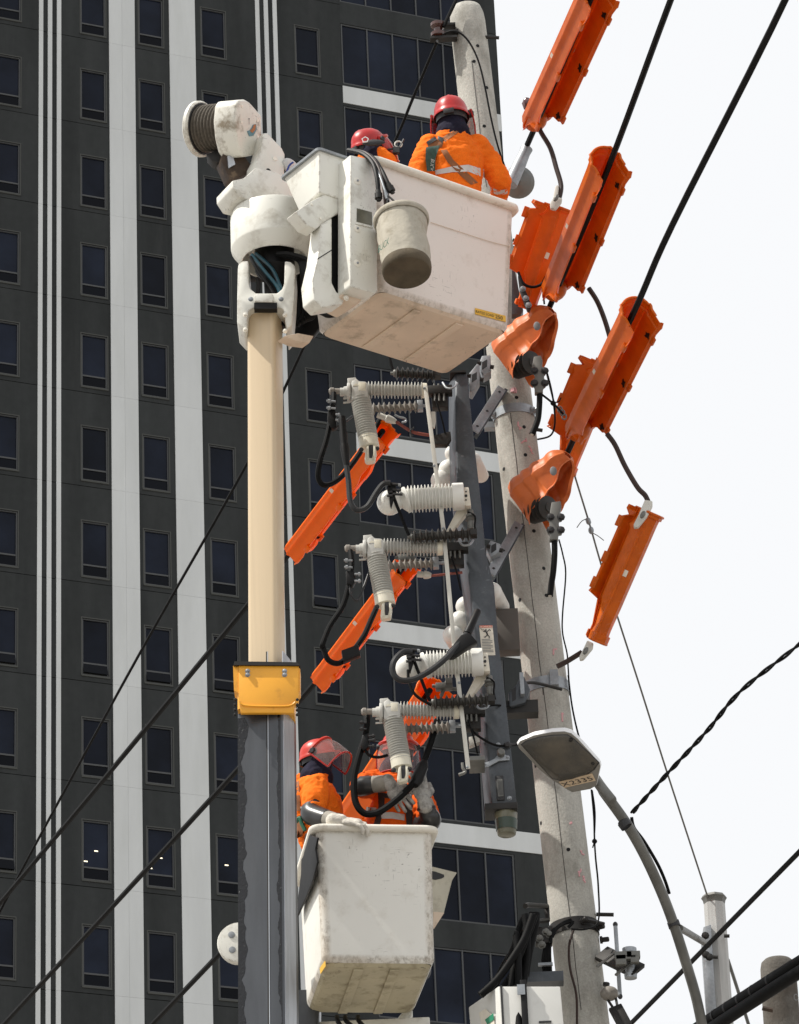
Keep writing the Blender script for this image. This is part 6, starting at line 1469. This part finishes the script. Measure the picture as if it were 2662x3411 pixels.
# ---- lower middle worker facing the camera behind the switch
j = dict(hs=.88, head=P(7, 850, 1215, 21.22), neck=P(7, 830, 1335, 21.22), shL=P(7, 950, 1415, 21.2), shR=P(7, 660, 1405, 21.22), elR=P(7, 570, 1430, 20.98), wrR=P(7, 735, 1405, 20.93), elL=P(7, 1075, 1670, 21.02), wrL=P(7, 1040, 1570, 20.93), fwd=V((.0, -1, 0)))
n_ = j['neck']
j['hip'] = V((n_.x, n_.y + .02, zf2 + .90)); j['knL'] = V((n_.x + .1, n_.y - .03, zf2 + .47)); j['knR'] = V((n_.x - .1, n_.y - .03, zf2 + .47)); j['footL'] = V((n_.x + .1, n_.y, zf2)); j['footR'] = V((n_.x - .1, n_.y, zf2))
j['shL'], j['shR'] = j['shL'], j['shR']
p4, s4 = person('worker facing us in the lower bucket, gloved hands raised behind the hanging insulator', j, m_orangecloth2, fore=(), collar=False)
hood(p4, j)
helmet(p4, P(7, 845, 1160, 21.22), V((.05, -.25, 1)), V((.05, -1, 0)), m_helmet2, .88, m_visor, .12)
sleeve(p4, [P(7, 556, 1410, 20.98), P(7, 570, 1425, 20.975), P(7, 620, 1420, 20.96), P(7, 665, 1412, 20.95)], [.05, .060, .058, .052], m_sleeve, 'rubber_sleeve')
sleeve(p4, [P(7, 655, 1412, 20.95), P(7, 720, 1408, 20.94), P(7, 790, 1400, 20.92)], [.050, .050, .046], m_cuff, 'leather_cuff')
glove(p4, P(7, 790, 1415, 20.91), V((.5, -.1, -.9)), V((-.2, -1, -.1)), .5, -1, 1.1, m_glove2)
sleeve(p4, [P(7, 1000, 1700, 21.1), P(7, 1075, 1670, 21.0), P(7, 1060, 1620, 20.97), P(7, 1045, 1575, 20.95)], [.060, .062, .054, .050], m_sleeve, 'rubber_sleeve')
sleeve(p4, [P(7, 1045, 1600, 20.96), P(7, 1040, 1560, 20.94), P(7, 1030, 1525, 20.93)], [.052, .050, .045], m_cuff, 'leather_cuff')
MB().lathe(P(7, 1046, 1590, 20.95), P(7, 1043, 1572, 20.945), [(0, .056), (1, .056)], 16, (False, False)).build('wrist_strap', m_ink, p4)
glove(p4, P(7, 1030, 1535, 20.92), V((-.25, -.1, 1)), V((.35, -1, 0)), .28, 1, 1.15, m_glove2)
bv = bvh_of(s4)
strip('reflective_band', bv, 7, [(715, 1610), (800, 1608), (890, 1625)], [(715, 1655), (800, 1655), (890, 1668)], m_refl, p4, 8, 3, default=21.05)
strip('reflective_band', bv, 7, [(620, 1572), (690, 1578)], [(612, 1612), (680, 1620)], m_refl, p4, 5, 3, default=21.05)
strip('harness_strap', bv, 7, [(700, 1470), (705, 1580), (665, 1710)], [(750, 1470), (745, 1590), (710, 1712)], m_ink, p4, 7, 3, .008, default=21.05)
strip('harness_strap', bv, 7, [(880, 1440), (895, 1560), (905, 1712)], [(935, 1440), (945, 1560), (950, 1712)], m_ink, p4, 7, 3, .008, default=21.05)
strip('chest_strap', bv, 7, [(705, 1470), (800, 1480), (930, 1465)], [(705, 1500), (800, 1515), (930, 1495)], m_ink, p4, 7, 2, .010, default=21.05)
